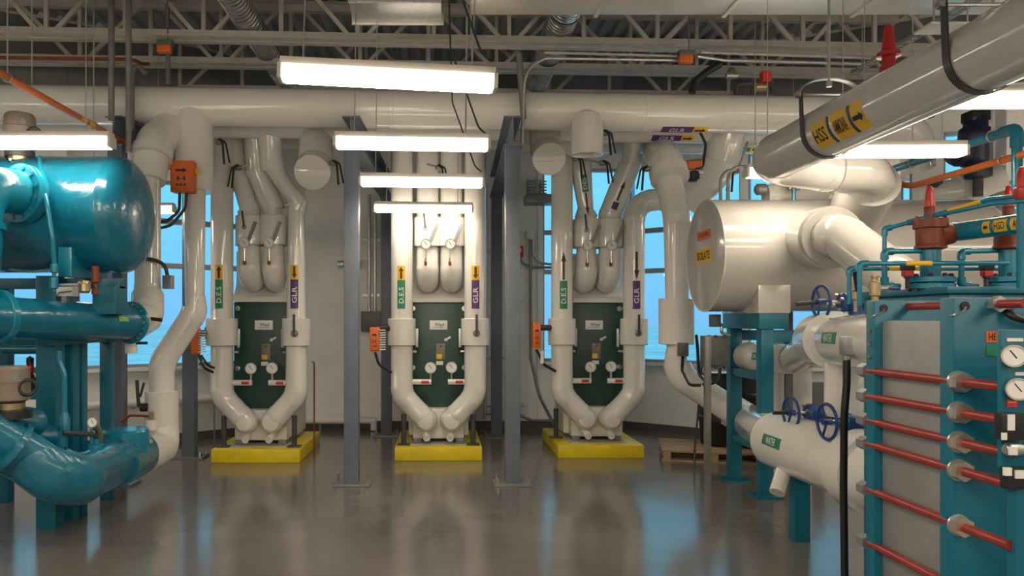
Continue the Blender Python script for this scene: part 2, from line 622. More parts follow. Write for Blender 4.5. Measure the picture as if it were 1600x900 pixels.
win_n = [0]
def window(p, q, u0, u1, z0, z1, rails, posts=(), light=True):
    """an aluminium window of panes in a frame, set into the wall from p to q"""
    win_n[0] += 1
    d = (q - p).normalized()
    out = V((-d.y, d.x, 0))
    def at(u, z, o=0.10):
        return p + d * u + out * o + V((0, 0, z))
    r = SE('window_%d' % win_n[0])
    fw = .055
    for a, b in (((u0, z0), (u0, z1)), ((u1, z0), (u1, z1))):
        P(r, 'frame_post', bar(at(*a), at(*b), .09, fw, d), 'winframe')
    for z in (z0 + .02, z1 - .02):
        P(r, 'frame_rail', bar(at(u0, z), at(u1, z), .09, fw), 'winframe')
    for z in rails:
        P(r, 'transom', bar(at(u0, z), at(u1, z), .10, .075), 'winframe')
    for u in posts:
        P(r, 'mullion', bar(at(u, z0), at(u, z1), .10, .07, d), 'winframe')
    P(r, 'sill', bar(at(u0 - .03, z0 - .02, -.03), at(u1 + .03, z0 - .02, -.03), .14, .04), 'trimw')
    us = [u0] + list(posts) + [u1]
    zs = [z0] + list(rails) + [z1]
    for a, b in zip(us, us[1:]):
        for k, l in zip(zs, zs[1:]):
            P(r, 'pane', bar(at((a + b) / 2, k + .02), at((a + b) / 2, l - .02), b - a - .03, .008, out), 'glass')
    return r

ln = lambda a, b: (PTS[b] - PTS[a]).length
WL, WR = (1.08, 3.75), (1.08, 4.2)
L0, L1, L2, L4, L5, L6 = ln(0, 1), ln(1, 2), ln(2, 3), ln(4, 5), ln(5, 6), ln(6, 7)
segs = [
    ('wall_far_left', 0, 1, [(L0 - 3.4, L0 - .06, *WL)]),
    ('wall_left_bay', 1, 2, [(.14, L1 - .05, *WL)]),
    ('wall_left_corner', 2, 3, [(.06, .44 * L2, *WL)]),
    ('wall_back', 3, 4, [(3.84, 5.06, *WR)]),
    ('wall_right_corner', 4, 5, [(.07, L4 - .05, *WR)]),
    ('wall_right_bay', 5, 6, [(.06, 1.31, *WR), (1.975, 2.10, *WR)]),
    ('wall_far_right', 6, 7, [(.03, .56, *WR)]),
]
for name, a, b, hs in segs:
    wall_seg(name, PTS[a], PTS[b], hs, .0, .0)
    for (u0, u1, z0, z1) in hs:
        ps = []
        if u1 - u0 > 1.9:
            k = int((u1 - u0) / 1.2) + 1
            ps = [u0 + (u1 - u0) * i / k for i in range(1, k)]
        window(PTS[a], PTS[b], u0, u1, z0, z1, (2.53, 3.17), ps)
ST('wall_left', box(-9.7, -9.5, -5, 7.9, 0, TOPZ), 'wall')
ST('wall_right', box(9.5, 9.7, -5, 8.6, 0, TOPZ), 'wall')
ST('wall_front', box(-9.7, 9.7, -5.2, -5, 0, TOPZ), 'wall')
bb = ['far_left', 'left_bay', 'left_corner', 'back', 'right_corner', 'right_bay', 'far_right']
for k in range(7):
    a, b = PTS[k], PTS[k + 1]
    d = (b - a).normalized()
    o = V((d.y, -d.x, 0)) * .012
    ST('baseboard_' + bb[k], bar(a + o + V((0, 0, .06)), b + o + V((0, 0, .06)), .024, .12), 'base')
# a painted rail and shadow line across the back wall
ST('trim_1', box(-2.15, 1.55, 12.37, 12.40, 2.78, 2.83), 'wall')
ST('trim_2', box(1.55, 1.60, 12.36, 12.40, .12, 4.3), 'trimw')
# piers beside the windows
ST('trim_3', box(-5.10, -4.93, 10.10, 10.30, 0, 4.7), 'trimw')
ST('trim_4', box(7.02, 8.4, 9.55, 9.72, 1.1, 4.7), 'wall')

# corrugated roof deck: flutes run away from the camera
def deck():
    bm = bmesh.new()
    prof = []
    x = -11.0
    while x < 11.0:
        prof += [(x, 0), (x + .085, 0), (x + .115, .055), (x + .17, .055)]
        x += .20
    y0, y1, z = -5.2, 13.0, 5.75
    lo0 = [bm.verts.new((x, y0, z + h)) for x, h in prof]
    lo1 = [bm.verts.new((x, y1, z + h)) for x, h in prof]
    up0 = [bm.verts.new((prof[0][0], y0, z + .2)), bm.verts.new((prof[-1][0], y0, z + .2))]
    up1 = [bm.verts.new((prof[0][0], y1, z + .2)), bm.verts.new((prof[-1][0], y1, z + .2))]
    for i in range(len(prof) - 1):
        bm.faces.new((lo0[i], lo0[i + 1], lo1[i + 1], lo1[i]))
    bm.faces.new((up0[0], up0[1], up1[1], up1[0]))
    bm.faces.new([*lo0, up0[1], up0[0]])
    bm.faces.new([*lo1, up1[1], up1[0]])
    bm.faces.new((lo0[0], lo1[0], up1[0], up0[0]))
    bm.faces.new((lo0[-1], lo1[-1], up1[1], up0[1]))
    return fin(bm, 20, True)
ST('ceiling', deck(), 'deck')

# ------------------------------------------------------------------ roof joists
def joist(y0, zb, zt, node0, pitch, label, skew=.05, x0=-9.4, x1=9.4, wd=.046):
    Y = lambda x: y0 + skew * x
    r = E('roof_joist', label, 'roof joist', (0, y0, zb), 'steel joists under the roof deck')
    pt = lambda x, z, o=0: V((x, Y(x) + o, z))
    for s in (-1, 1):
        pr = [(0, 0), (s * .10, 0), (s * .10, .012), (s * .012, .012), (s * .012, .10), (0, .10)]
        P(r, 'bottom_chord', extr(pr, pt(x0, zb, s * -.03), pt(x1, zb, s * -.03)), 'joist')
        pr = [(0, 0), (s * .10, 0), (s * .10, -.012), (s * .012, -.012), (s * .012, -.10), (0, -.10)]
        P(r, 'top_chord', extr(pr, pt(x0, zt, s * -.03), pt(x1, zt, s * -.03)), 'joist')
    k0 = int((x0 - node0) / pitch)
    k1 = int((x1 - node0) / pitch)
    for k in range(k0, k1 + 1):
        x = node0 + k * pitch
        hi, lo = zt - .03, zb + .03
        for dx0, dx1 in ((0, 0), (-.06, -pitch * .44), (.06, pitch * .44), (pitch / 2, pitch / 2)):
            if x0 < x + dx1 < x1 and x0 < x + dx0 < x1:
                P(r, 'web_bar', bar(pt(x + dx0, lo), pt(x + dx1, hi), wd, .04, (0, 1, 0)), 'joist')
    return r
joist(8.75, 4.89, 5.745, -.948, 1.72, 'deep pale steel roof joist, nearest one over the pipework')
joist(9.82, 4.95, 5.745, -1.037, 1.74, 'pale steel roof joist, middle one of the three', .05, -5.9, 6.0)
joist(10.95, 4.95, 5.745, -.2, 1.74, 'pale steel roof joist closest to the back wall, above the headers', .04, -3.7, 4.2)
def flute_shade(y, sk, x0, x1, name):  # dark blocks that stand in for the shade inside the deck flutes
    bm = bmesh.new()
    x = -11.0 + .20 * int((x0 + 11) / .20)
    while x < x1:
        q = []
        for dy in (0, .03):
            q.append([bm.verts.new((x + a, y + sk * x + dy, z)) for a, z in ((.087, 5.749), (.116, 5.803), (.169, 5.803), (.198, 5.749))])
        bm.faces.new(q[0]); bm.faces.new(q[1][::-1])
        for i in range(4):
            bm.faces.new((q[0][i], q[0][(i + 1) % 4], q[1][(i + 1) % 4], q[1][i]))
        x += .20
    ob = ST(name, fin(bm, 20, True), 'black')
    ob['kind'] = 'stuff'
    tag(ob, 'row of dark blocks standing in for shade in the flutes of the roof deck' + (' over the back wall' if y > 12 else ' over the rear joist'), 'shade_block')
flute_shade(10.90, .04, -3.7, 4.2, 'flute_shade_blocks')
flute_shade(12.36, 0, -2.2, 2.9, 'flute_shade_blocks')
n_t = 5
for k in range(7):
    a, b = PTS[k], PTS[k + 1]
    d = (b - a).normalized()
    o = V((d.y, -d.x, 0)) * .012
    ST('trim_%d' % n_t, bar(a + o + V((0, 0, 5.22)), b + o + V((0, 0, 5.22)), .024, .98), 'cladding')
    n_t += 1

# ------------------------------------------------------------------ ducts under the roof
dm = box(.27, 5.25, 6.85, 7.48, 4.72, 5.25, .01)
d_ = T('air_duct', 'long flat sheet metal air duct right of the ceiling panel', 'duct', dm, 'duct')
for x in (1.5, 2.75, 4.0):
    P(d_, 'seam_flange', box(x - .02, x + .02, 6.83, 7.50, 4.70, 5.27), 'duct')
for x in (.9, 2.1, 3.4, 4.7):
    P(d_, 'hanger_strap', box(x - .015, x + .015, 7.475, 7.485, 4.8, 5.75), 'galv')
d_ = T('air_duct', 'pale sheet metal duct edge along the top left of the room', 'duct', box(-5.0, -1.0, 6.7, 7.22, 4.76, 5.2, .01), 'duct')
for x in (-4.5, -3.2, -1.6):
    P(d_, 'hanger_strap', box(x - .015, x + .015, 7.215, 7.225, 4.8, 5.75), 'galv')
pn = T('ceiling_panel', 'short grey metal panel hung beside the long air duct', 'panel', box(-.86, .0, 7.05, 7.52, 4.66, 4.73, .012), 'galv')
P(pn, 'rim', box(-.88, .02, 7.51, 7.54, 4.64, 4.75, .005), 'duct')
for x in (-.7, -.15):
    P(pn, 'hanger_strap', box(x - .01, x + .01, 7.3, 7.31, 4.72, 5.75), 'galv')
pn = T('ceiling_panel', 'thin white sheet metal plate above the grey ammonia pipe', 'panel', box(4.05, 4.75, 6.35, 6.6, 4.20, 4.22, .004), 'duct')
for x in (4.15, 4.65):
    P(pn, 'hanger_strap', box(x - .008, x + .008, 6.47, 6.48, 4.21, 5.75), 'galv')

def spiral(x, z, y0, y1, r, label):
    prof = []
    h = 0
    L = y1 - y0
    while h < L:
        prof += [(r, h), (r, h + .055), (r + .007, h + .062), (r + .007, h + .073)]
        h += .08
    ob = T('spiral_duct', label, 'duct', lathe(prof, (x, y0, z), (0, 1, 0), 28, 25), 'alu')
    for y in (y0 + .9, y1 - .7):
        P(ob, 'hanger_band', lathe([(r + .010, 0), (r + .016, 0), (r + .016, .03), (r + .010, .03), (r + .010, 0)], (x, y, z), (0, 1, 0), 28), 'galv')
        P(ob, 'hanger_rod', cyl((x, y + .015, z + r), (x, y + .015, 5.76), .006, 6), 'galv')
    return ob
spiral(-2.2, 5.15, 6.6, 11.2, .145, 'silver spiral duct left, running back under the roof deck')
spiral(1.36, 5.15, 7.5, 12.2, .165, 'silver spiral duct with bluish sheen behind the long air duct')

# ------------------------------------------------------------------ headers (the three big pipes across the room)
SK = .05
def hdr(x, y0, z):
    return V((x, y0 + SK * x, z))
H1Y, H1Z, H1R = 8.75, 4.14, .215
h1 = T('header_pipe', 'largest white insulated header pipe running across the whole room', 'pipe',
       tube([hdr(-6.9, H1Y, H1Z), hdr(5.3, H1Y, H1Z), hdr(5.3, H1Y + .1, H1Z - .75)], H1R, .3, 32, 1.04), 'pvc', 'white header pipes')
for x in (-6.0, -3.5, -.6, 2.3, 4.3):
    P(h1, 'jacket_seam', lathe([(H1R - .004, 0), (H1R + .004, .004), (H1R + .004, .05), (H1R - .004, .054)], hdr(x, H1Y, H1Z), (1, SK, 0), 32), 'pvc')
hd2 = T('header_pipe', 'middle white header pipe just behind the largest one', 'pipe', tube([hdr(-5.5, 9.38, 4.10), hdr(4.9, 9.38, 4.10)], .155, 0, 26), 'pvc', 'white header pipes')
hd3 = T('header_pipe', 'rearmost white header pipe, with the green arrow label', 'pipe', tube([hdr(-5.2, 9.98, 4.07), hdr(5.0, 9.98, 4.07)], .125, 0, 24), 'pvc', 'white header pipes')
for hp, R_, y0 in ((h1, H1R, H1Y), (hd2, .155, 9.38), (hd3, .125, 9.98)):
    pass
# labels: on the underside of each header, facing the room and down
def strip(root, o, along, n, R, u0, w, h, colm, txt, ink='inkw', tw=.5, aw=.0, aflip=False, name='pipe_label', arrowm='lab_yellow', ainkm='ink', aside=1):
    lb = P(root, name, patch(o, along, n, u0, u0 + w, h, R), colm)
    if txt:
        P(lb, 'lettering', text(txt, o, along, n, w * tw, h * .62, R, u0 + w / 2), ink)
    if aw:
        a0 = u0 + w if aside > 0 else u0 - aw
        ab = P(root, 'arrow_label', patch(o, along, n, a0, a0 + aw, h, R), arrowm)
        P(ab, 'arrow', arrow(o, along, n, aw * .8, h * .62, R, a0 + aw / 2, .004, aflip), ainkm)
    return lb
AX = V((1, SK, 0))
strip(h1, hdr(2.52, H1Y, H1Z), AX, (0, -.25, -.97), H1R, 0, .37, .13, 'lab_purple', 'GLR', aw=.17)
strip(hd2, hdr(2.57, 9.38, 4.10), AX, (0, -.62, -.78), .155, 0, .37, .085, 'lab_purple', 'GLS', aw=.155)
strip(hd3, hdr(3.84, 9.98, 4.07), AX, (0, -.75, -.66), .125, 0, .21, .06, 'lab_green', 'DES', aw=.14, aflip=True)

# ------------------------------------------------------------------ pipe racks
def rack(xf, yf, xr, yr, label, front=True, rear=True, plates=True):
    r = E('pipe_rack', label, 'rack', (xf, yf, 0), 'slate blue steel pipe racks')
    d = (V((xr, yr, 0)) - V((xf, yf, 0))).normalized()
    P(r, 'beam', extr(hbeam(.19, .31, .016), V((xf, yf, 3.755)) - d * .08, V((xr, yr, 3.755)) + d * .08), 'navy_steel')
    for on, x, y in ((front, xf, yf), (rear, xr, yr)):
        if not on:
            continue
        P(r, 'post', box(x - .078, x + .078, y - .078, y + .078, .02, 3.60, .012), 'navy_steel')
        b = P(r, 'base_plate', box(x - .2, x + .2, y - .15, y + .15, 0, .022, .004), 'galv_dark')
        for sx in (-.16, .16):
            for sy in (-.11, .11):
                P(b, 'anchor_bolt', cyl((x + sx, y + sy, .015), (x + sx, y + sy, .085), .012, 8), 'galv')
    for on, x, y in ((front, xf, yf), (rear, xr, yr)):
        if on:
            P(r, 'cap_plate', box(x - .1, x + .1, y - .1, y + .1, 3.585, 3.605), 'navy_steel')
    return r
rack(-.957, 8.2, -.83, 11.6, 'slate blue pipe rack left of the middle heat exchanger')
rack(.755, 8.2, .82, 11.45, 'slate blue pipe rack right of the middle heat exchanger')
rack(-3.46, 8.2, -3.20, 9.77, 'slate blue pipe rack behind the big teal vessel')

# ------------------------------------------------------------------ strip lamps
LZ = 3.13
make_lamp('strip_lamp', -.298, 4.31, LZ - .02, 'nearest lit strip lamp of the middle row, highest in view', 1.2, .05, .035, ((-.48, 4.75), (.47, 4.75)))
make_lamp('strip_lamp', -.23, 6.0, LZ, 'second lit strip lamp of the middle row, counted from the camera', 1.2, .02, .012, ((-.45, 4.9), (.42, 4.9)))
make_lamp('strip_lamp', -.194, 7.5, LZ - .03, 'third lit strip lamp of the middle row, counted from the camera', 1.2, .01, .01, ((-.45, 5.75), (.42, 5.75)))
make_lamp('strip_lamp', -.224, 9.36, LZ - .02, 'farthest and smallest lit strip lamp of the middle row', 1.2, .01, .01, ((-.45, 3.98), (.42, 3.98)))
make_lamp('strip_lamp', -3.16, 5.96, LZ, 'lit strip lamp hanging over the big teal vessel')
make_lamp('strip_lamp', 3.69, 4.8, LZ, 'lit strip lamp right of the grey ammonia pipe, nearest of its row', yaw=-.01)
make_lamp('strip_lamp', 3.68, 6.27, LZ, 'lit strip lamp behind the grey ammonia pipe, above the white elbow', 1.15, -.02)
make_lamp('strip_lamp', 3.43, 7.14, LZ - .01, 'lit strip lamp partly hidden behind the grey ammonia pipe end', tops=((-.4, 5.75), (.5, 5.75)))
make_lamp('strip_lamp', -3.93, 9.57, LZ, 'lit strip lamp mostly hidden behind the teal vessel and left downpipe', tops=((-.4, 5.75), (.4, 5.75)))
make_lamp('strip_lamp', 4.0, 9.6, LZ, 'added unseen strip lamp behind the white tank', tops=((-.4, 5.75), (.4, 5.75)))  # unseen lamp, added to brighten the back wall
for x, y in ((-3.16, -1.2), (-6.2, -1.2), (6.6, -1.2), (-.25, -3.1), (3.6, -3.1), (-3.16, -3.1), (-8.2, 3.0), (8.3, 3.0), (8.3, .4), (-8.2, .4), (-6.2, 3.0), (6.6, 3.0), (-3.16, 4.2), (-3.16, 2.4), (-3.16, .6), (-.25, 2.5), (-.25, .8), (-.25, -1.2), (3.6, 2.6), (3.6, .8), (3.6, -1.2), (-6.2, 4.2), (-6.2, 1.5), (6.6, 4.2), (6.6, 1.5), (-6.2, 6.8), (7.0, 6.6), (-8.0, 5.8), (-6.4, 8.4), (7.4, 4.9), (7.6, 8.2), (-3.16, -2.2), (-.25, -2.2), (3.6, -2.2), (-.25, 1.7), (3.6, 1.7), (-3.16, 1.5), (-.25, -.2), (3.6, -.2), (-3.16, -.3)):  # lamps added outside the frame as fill light for the room
    cw = {-8: 'outermost left', -6: 'second left', -3: 'inner left', 0: 'middle', 4: 'inner right', 7: 'second right', 8: 'outermost right'}[{-8.2: -8, -8.0: -8, -6.2: -6, -6.4: -6, -3.16: -3, -.25: 0, 3.6: 4, 6.6: 7, 7.0: 7, 7.4: 7, 7.6: 8, 8.3: 8}[x]]
    rw = 'row beside the big teal vessel' if y > 8 and x < 0 else 'row beside the white tank' if y > 8 else next(t for lim, t in ((-2.5, 'farthest row behind the camera'), (-1.7, 'fourth row behind the camera'), (-.8, 'third row behind the camera'), (-.1, 'second row behind the camera'), (.7, 'row just behind the camera'), (1.0, 'row right over the camera'), (1.6, 'first row ahead of the camera'), (2.0, 'second row ahead of the camera'), (2.55, 'third row ahead of the camera'), (2.7, 'fourth row ahead of the camera'), (3.5, 'fifth row ahead of the camera'), (4.5, 'sixth row ahead of the camera'), (5.5, 'seventh row ahead of the camera'), (6.2, 'eighth row ahead of the camera'), (6.7, 'ninth row ahead of the camera'), (9, 'tenth row ahead of the camera')) if y < lim)
    make_lamp('strip_lamp', x, y, LZ, 'added fill strip lamp out of view, %s column, %s' % (cw, rw), group='added fill lamps out of view')
cords = ((-.298, 4.31, 4.75, 'thin dark cord feeding the nearest middle strip lamp'), (-.23, 6.0, 4.9, 'thin dark cord feeding the second middle strip lamp'), (-.194, 7.5, 4.75, 'thin dark cord feeding the third middle strip lamp'))
for x, y, t, lab in cords:
    T('lamp_cord', lab, 'cord', lamp_cord(x, y, LZ, t), 'blackp', 'cords of the middle strip lamps')

# ================================================================== THE THREE PLATE HEAT EXCHANGERS
HX = [(-2.28, 9.40), (-.04, 9.55), (2.02, 9.72)]
WHICH = ['left', 'middle', 'right']

def pad(x, y, label):
    r = T('equipment_pad', label, 'plinth', box(x - .545, x + .545, y, y + 1.55, 0, .165, .012), 'yellow', 'yellow plinths of the heat exchangers')
    P(r, 'grout_bed', box(x - .36, x + .36, y + .16, y + 1.40, .164, .178, .004), 'concrete')
    return r
for (x, y), w in zip(HX, WHICH):
    pad(x, y, 'yellow painted plinth under the %s green heat exchanger' % w)

def exchanger(x, y, label):
    r = E('heat_exchanger', label, 'heat exchanger', (x, y, .178), 'green faced plate heat exchangers')
    bx = lambda a, b, c, d, e_, f, bev=.006: box(x + a, x + b, y + c, y + d, e_, f, bev)
    P(r, 'insulated_casing', bx(-.395, .395, .52, 1.28, .24, 2.12, .02), 'mastic')
    P(r, 'lower_casing', bx(-.33, .33, .30, .52, .225, .615, .03), 'mastic')
    # coved upper casing that rises to the back
    P(r, 'upper_casing', cove(x, y), 'mastic')
    fp = P(r, 'front_plate', bx(-.385, .385, .45, .515, .605, 1.975, .008), 'green_plate')
    for bxx in (-.335, .335):
        for bz in (1.90, 1.53, 1.13, .68):
            b = P(r, 'tie_bolt', lathe([(.034, 0), (.034, .012), (.022, .012), (.022, .035), (0, .035)], (x + bxx, y + .452, bz), (0, -1, 0), 12), 'zinc')
    n = P(r, 'name_plate', bx(-.115, .115, .442, .452, 1.625, 1.745, .002), 'face')
    P(n, 'lettering', text('Wied', (x + .01, y + .4415, 1.69), (1, 0, 0), (0, -1, 0), .12, .042, eps=.001), 'ink')
    P(n, 'underline', arrow((x + .0, y + .4415, 1.655), (1, 0, 0), (0, -1, 0), .15, .010, eps=.001), 'ink')
    n = P(r, 'data_plate', bx(-.03, .085, .442, .452, 1.235, 1.445, .002), 'taupe')
    P(n, 'yellow_sticker', bx(-.025, .045, .438, .443, 1.245, 1.305, .001), 'lab_yellow')
    P(n, 'badge', lathe([(.016, 0), (.016, .003), (0, .003)], (x + .03, y + .441, 1.41), (0, -1, 0), 14), 'dark_steel')
    P(r, 'flow_sticker', arrow((x + .115, y + .449, 1.505), (-.85, 0, -.5), (0, -1, 0), .10, .055, eps=.002), 'white')
    P(r, 'white_tag', bx(-.03, .06, .43, .440, 1.165, 1.215, .002), 'white')
    for s in (-1, 1):
        t = P(r, 'thermometer', bx(s * .275 - .018, s * .275 + .018, .26, .30, 1.40, 1.64, .008), 'galv')
        P(t, 'glass_tube', bx(s * .275 - .008, s * .275 + .008, .255, .262, 1.42, 1.62, .002), 'face')
        P(t, 'stem', cyl((x + s * .275, y + .28, 1.33), (x + s * .275, y + .28, 1.41), .018, 10), 'blackp')
        P(t, 'well', cyl((x + s * .275, y + .28, 1.345), (x + s * .36, y + .24, 1.345), .016, 10), 'zinc')
    for gx, gz in ((-.10, 1.145), (.165, 1.15)):
        g = gauge(r, (x + gx, y + .17, gz), (0, -1, 0), .072)
        P(g, 'stem', cyl((x + gx, y + .19, gz - .15), (x + gx, y + .19, gz - .06), .012, 8), 'zinc')
    for a, b, tx in ((-.36, -.09, -.17), (.36, .12, .26)):
        s_ = P(r, 'gauge_line', tube([(x + a, y + .20, .965), (x + b, y + .20, .965)], .036, 0, 14), 'pvc')
        P(s_, 'tag', patch((x + tx, y + .20, .965), (1, 0, 0), (0, -1, 0), -.045, .05, .035, .036, .002), 'lab_red')
    for fx in (-.27, .27):
        P(r, 'foot', bx(fx - .05, fx + .05, .28, 1.2, .178, .24, .004), 'galv_dark')
    return r

def cove(x, y):
    bm = bmesh.new()
    pf = [(.40, 1.98), (.40, 2.04), (.50, 2.10), (.58, 2.20), (.60, 2.34), (.60, 2.64), (1.1, 2.64), (1.1, 1.98)]
    a = [bm.verts.new((x - .39, y + p, z)) for p, z in pf]
    b = [bm.verts.new((x + .39, y + p, z)) for p, z in pf]
    for i in range(len(pf)):
        j = (i + 1) % len(pf)
        bm.faces.new((a[i], a[j], b[j], b[i]))
    bm.faces.new(a[::-1])
    bm.faces.new(b)
    return fin(bm, 40)

proto = exchanger(*HX[0], 'green faced plate heat exchanger on the left yellow plinth')
for k in (1, 2):
    dup(proto, (HX[k][0], HX[k][1], .178), 'green faced plate heat exchanger on the %s yellow plinth' % WHICH[k])

# ------------------------------------------------------------------ their pipework
def big_pipe(k, s, top, sleeve_r=.178):
    x, y = HX[k]
    X, Y = x + s * .465, y + .2
    pts = list(top) + [(X, Y, .80), (x + s * .165, Y, .485), (x + s * .14, Y + .24, .45)]
    side = 'left' if s < 0 else 'right'
    lab = 'white insulated pipe down the %s side of the %s heat exchanger' % (side, WHICH[k])
    r = T('insulated_pipe', lab, 'pipe', tube(pts, .138, .26, 28, 1.035), 'pvc', 'white pipes beside the heat exchangers')
    P(r, 'valve_jacket', cyl((X, Y, 1.43), (X, Y, 1.77), sleeve_r, 28, .008), 'pvc')
    P(r, 'end_jacket', lathe([(.12, 0), (.145, .0), (.138, -.04), (.10, -.10), (0, -.125)], (x + s * .165, Y - .015, .48), (0, 1, 0), 24), 'pvc')
    d = P(r, 'drain_stub', lathe([(.044, 0), (.044, .20), (.022, .20), (.022, .17), (0, .17)], (x + s * .165, Y + .07, .315), (s * -.1, -1, -.25), 14), 'white')
    if s > 0:
        h = P(r, 'valve_boss', lathe([(.045, 0), (.045, .02), (.025, .03), (.025, .05), (0, .05)], (X + .01, Y - sleeve_r + .005, 1.585), (0, -1, 0), 14), 'galv_dark')
        lever(r, (X + .01, Y - sleeve_r - .04, 1.56), (X + .01, Y - sleeve_r - .04, 1.82), .03, .012)
    o, z0 = (X, Y, 0), 1.89
    up = k < 2
    colm, txt = ('lab_green', 'D.E.S') if s < 0 else ('lab_purple', 'GLR')
    lb = P(r, 'pipe_label', patch(o, (0, 0, 1), (0, -1, 0), z0, z0 + .36, .098, .138), colm)
    P(lb, 'lettering', text(txt, o, (0, 0, 1), (0, -1, 0), .20, .062, .138, z0 + .17), 'inkw')
    if up:
        ab = P(r, 'arrow_label', patch(o, (0, 0, 1), (0, -1, 0), z0 + .36, z0 + .54, .098, .138), 'lab_yellow')
        P(ab, 'arrow', arrow(o, (0, 0, 1), (0, -1, 0), .15, .065, .138, z0 + .45, .004, s > 0), 'inkb')
    else:
        P(r, 'arrow_mark', arrow(o, (0, 0, 1), (0, -1, 0), .36, .065, .138, z0 + .55, .004, s > 0), 'inkb')
    return r

def u_pipe(k, dx, top):
    x, y = HX[k]
    X, Y = x + dx, y + .27
    pts = list(top) + [(X, Y, 2.245), (X, Y + .42, 2.245)]
    side = 'left' if dx < 0 else 'right'
    r = T('insulated_pipe', 'short white %s pipe hooking into the top of the %s heat exchanger' % (side, WHICH[k]), 'pipe', tube(pts, .142, .19, 26, 1.03), 'pvc', 'white pipes into the exchanger tops')
    P(r, 'valve_jacket', cyl((X, Y, 2.69), (X, Y, 3.06), .172, 26, .008), 'pvc')
    gz = 2.70
    c = V((X - .015, Y - .175, gz))
    g = gauge(r, c + V((0, -.035, 0)), (0, -1, -.25), .066, 'dial')
    P(g, 'stem', cyl(c + V((0, .0, -.22)), c + V((0, .0, -.05)), .010, 8), 'zinc')
    P(r, 'stop_cock', lathe([(.0, 0), (.02, .01), (.02, .05), (.012, .06), (.012, .1), (0, .1)], c + V((-.005, .01, -.27)), (0, 0, 1), 10), 'rust')
    P(r, 'drip_flange', torus((X, Y, 2.69), (0, 0, 1), .172, .007, 26, 6), 'galv')
    lever(r, c + V((.055, -.03, .03)), c + V((.145, -.045, .26)), .045, .014, 'galv_dark')
    if dx < 0:
        lever(r, c + V((-.01, .0, .21)), c + V((-.03, -.01, .40)), .024, .012, 'dark_steel')
        P(r, 'valve_boss', lathe([(.03, 0), (.03, .03), (0, .03)], c + V((-.01, .03, .20)), (0, -1, 0), 12), 'galv_dark')
    return r

# left exchanger
x, y = HX[0]
big_pipe(0, -1, [(x - .465, y + .2, 4.02)], .195)
big_pipe(0, 1, [W(421, 203, 9.32), W(425, 258, 9.42), (x + .465, y + .2, 3.22)])
u_pipe(0, -.14, [W(366, 212, 9.72), W(371, 250, 9.72), (x - .14, y + .27, 3.12)])
u_pipe(0, .165, [W(398, 203, 9.5), W(403, 268, 9.6), (x + .165, y + .27, 3.16)])
# middle exchanger
x, y = HX[1]
for s in (-1, 1):
    big_pipe(1, s, [(x + s * .465, y + .2, 4.02)])
for dx in (-.14, .165):
    u_pipe(1, dx, [(x + dx, y + .27, 4.0)])
# right exchanger
x, y = HX[2]
big_pipe(2, -1, [(x - .465, y + .2, 4.02)])
big_pipe(2, 1, [(3.05, y + .2, 3.30), (x + .465, y + .2, 3.30)])
fatp = T('insulated_pipe', 'fat white pipe dropping from the headers left of the white tank', 'pipe', tube([W(1138, 200, 9.45), W(1126, 258, 9.6), W(1072, 318, 9.9)], .215, .25, 28, 1.03), 'pvc')
P(fatp, 'collar', tube([W(1128, 248, 9.58), W(1122, 264, 9.64)], .235, .1, 28), 'pvc')
ul = u_pipe(2, -.14, [W(903, 215, 9.9), W(906, 250, 9.95), (x - .14, y + .27, 3.10)])
ur = u_pipe(2, .165, [W(993, 203, 9.75), W(984, 258, 9.85), (x + .165, y + .27, 3.12)])
# slanted labels on the upper pipes
def on_line(root, a, b, u0, w, h, R, colm, txt=None, arr=0, n=(0, -1, 0)):
    a, b = V(a), V(b)
    d = b - a
    if arr:
        P(root, 'arrow_mark', arrow(a, d, n, w, h, R, u0 + w / 2, .005, arr < 0), 'inkb')
    else:
        lb = P(root, 'pipe_label', patch(a, d, n, u0, u0 + w, h, R), colm)
        if txt:
            P(lb, 'lettering', text(txt, a, d, n, w * .7, h * .6, R, u0 + w / 2), 'inkw')
a, b = V((HX[2][0] - .14, HX[2][1] + .27, 3.10)), W(906, 250, 9.95)
on_line(ul, a, b, .30, .22, .08, .142, 'lab_green', 'DES')
on_line(ul, a, b, .0, .29, .05, .142, None, None, -1)
a, b = V((HX[2][0] + .165, HX[2][1] + .27, 3.12)), W(984, 258, 9.85)
on_line(ur, a, b, .08, .10, .08, .142, 'lab_purple')
on_line(ur, a, b, .20, .26, .055, .142, None, None, 1)

# dark pipe supports standing on the plinths
for k, (x, y) in enumerate(HX):
    for s in (-1, 1):
        side = 'left' if s < 0 else 'right'
        if k == 2 and s > 0:
            continue
        sx, sy = x + s * .44, y + .2
        if k == 2:
            sx, sy = x - .33, y + .62
            sx = x - .48
        r = T('pipe_support', 'dark steel stub support at the %s front of the %s yellow plinth' % (side, WHICH[k]), 'support', cyl((sx, sy, .175), (sx, sy, .56), .033, 14), 'dark_steel')
        P(r, 'base_plate', box(sx - .08, sx + .08, sy - .07, sy + .07, .165, .18, .003), 'dark_steel')
        P(r, 'adjuster', cyl((sx, sy, .55), (sx, sy, .66), .016, 10), 'galv')

# thin conduit rising from the left plinth
T('thin_conduit', 'thin rusty brown conduit beside the left yellow plinth', 'conduit', tube([W(488, 565, 10.2), (W(491, 567, 10.0)), V((W(491, 600, 10.0).x, 10.0, 0))], .010, .03, 8), 'rust')
T('thin_conduit', 'thin grey conduit standing left of the left exchanger', 'conduit', tube([V((-2.93, 9.9, .0)), V((-2.93, 9.9, 1.0))], .010, 0, 8), 'galv_dark')

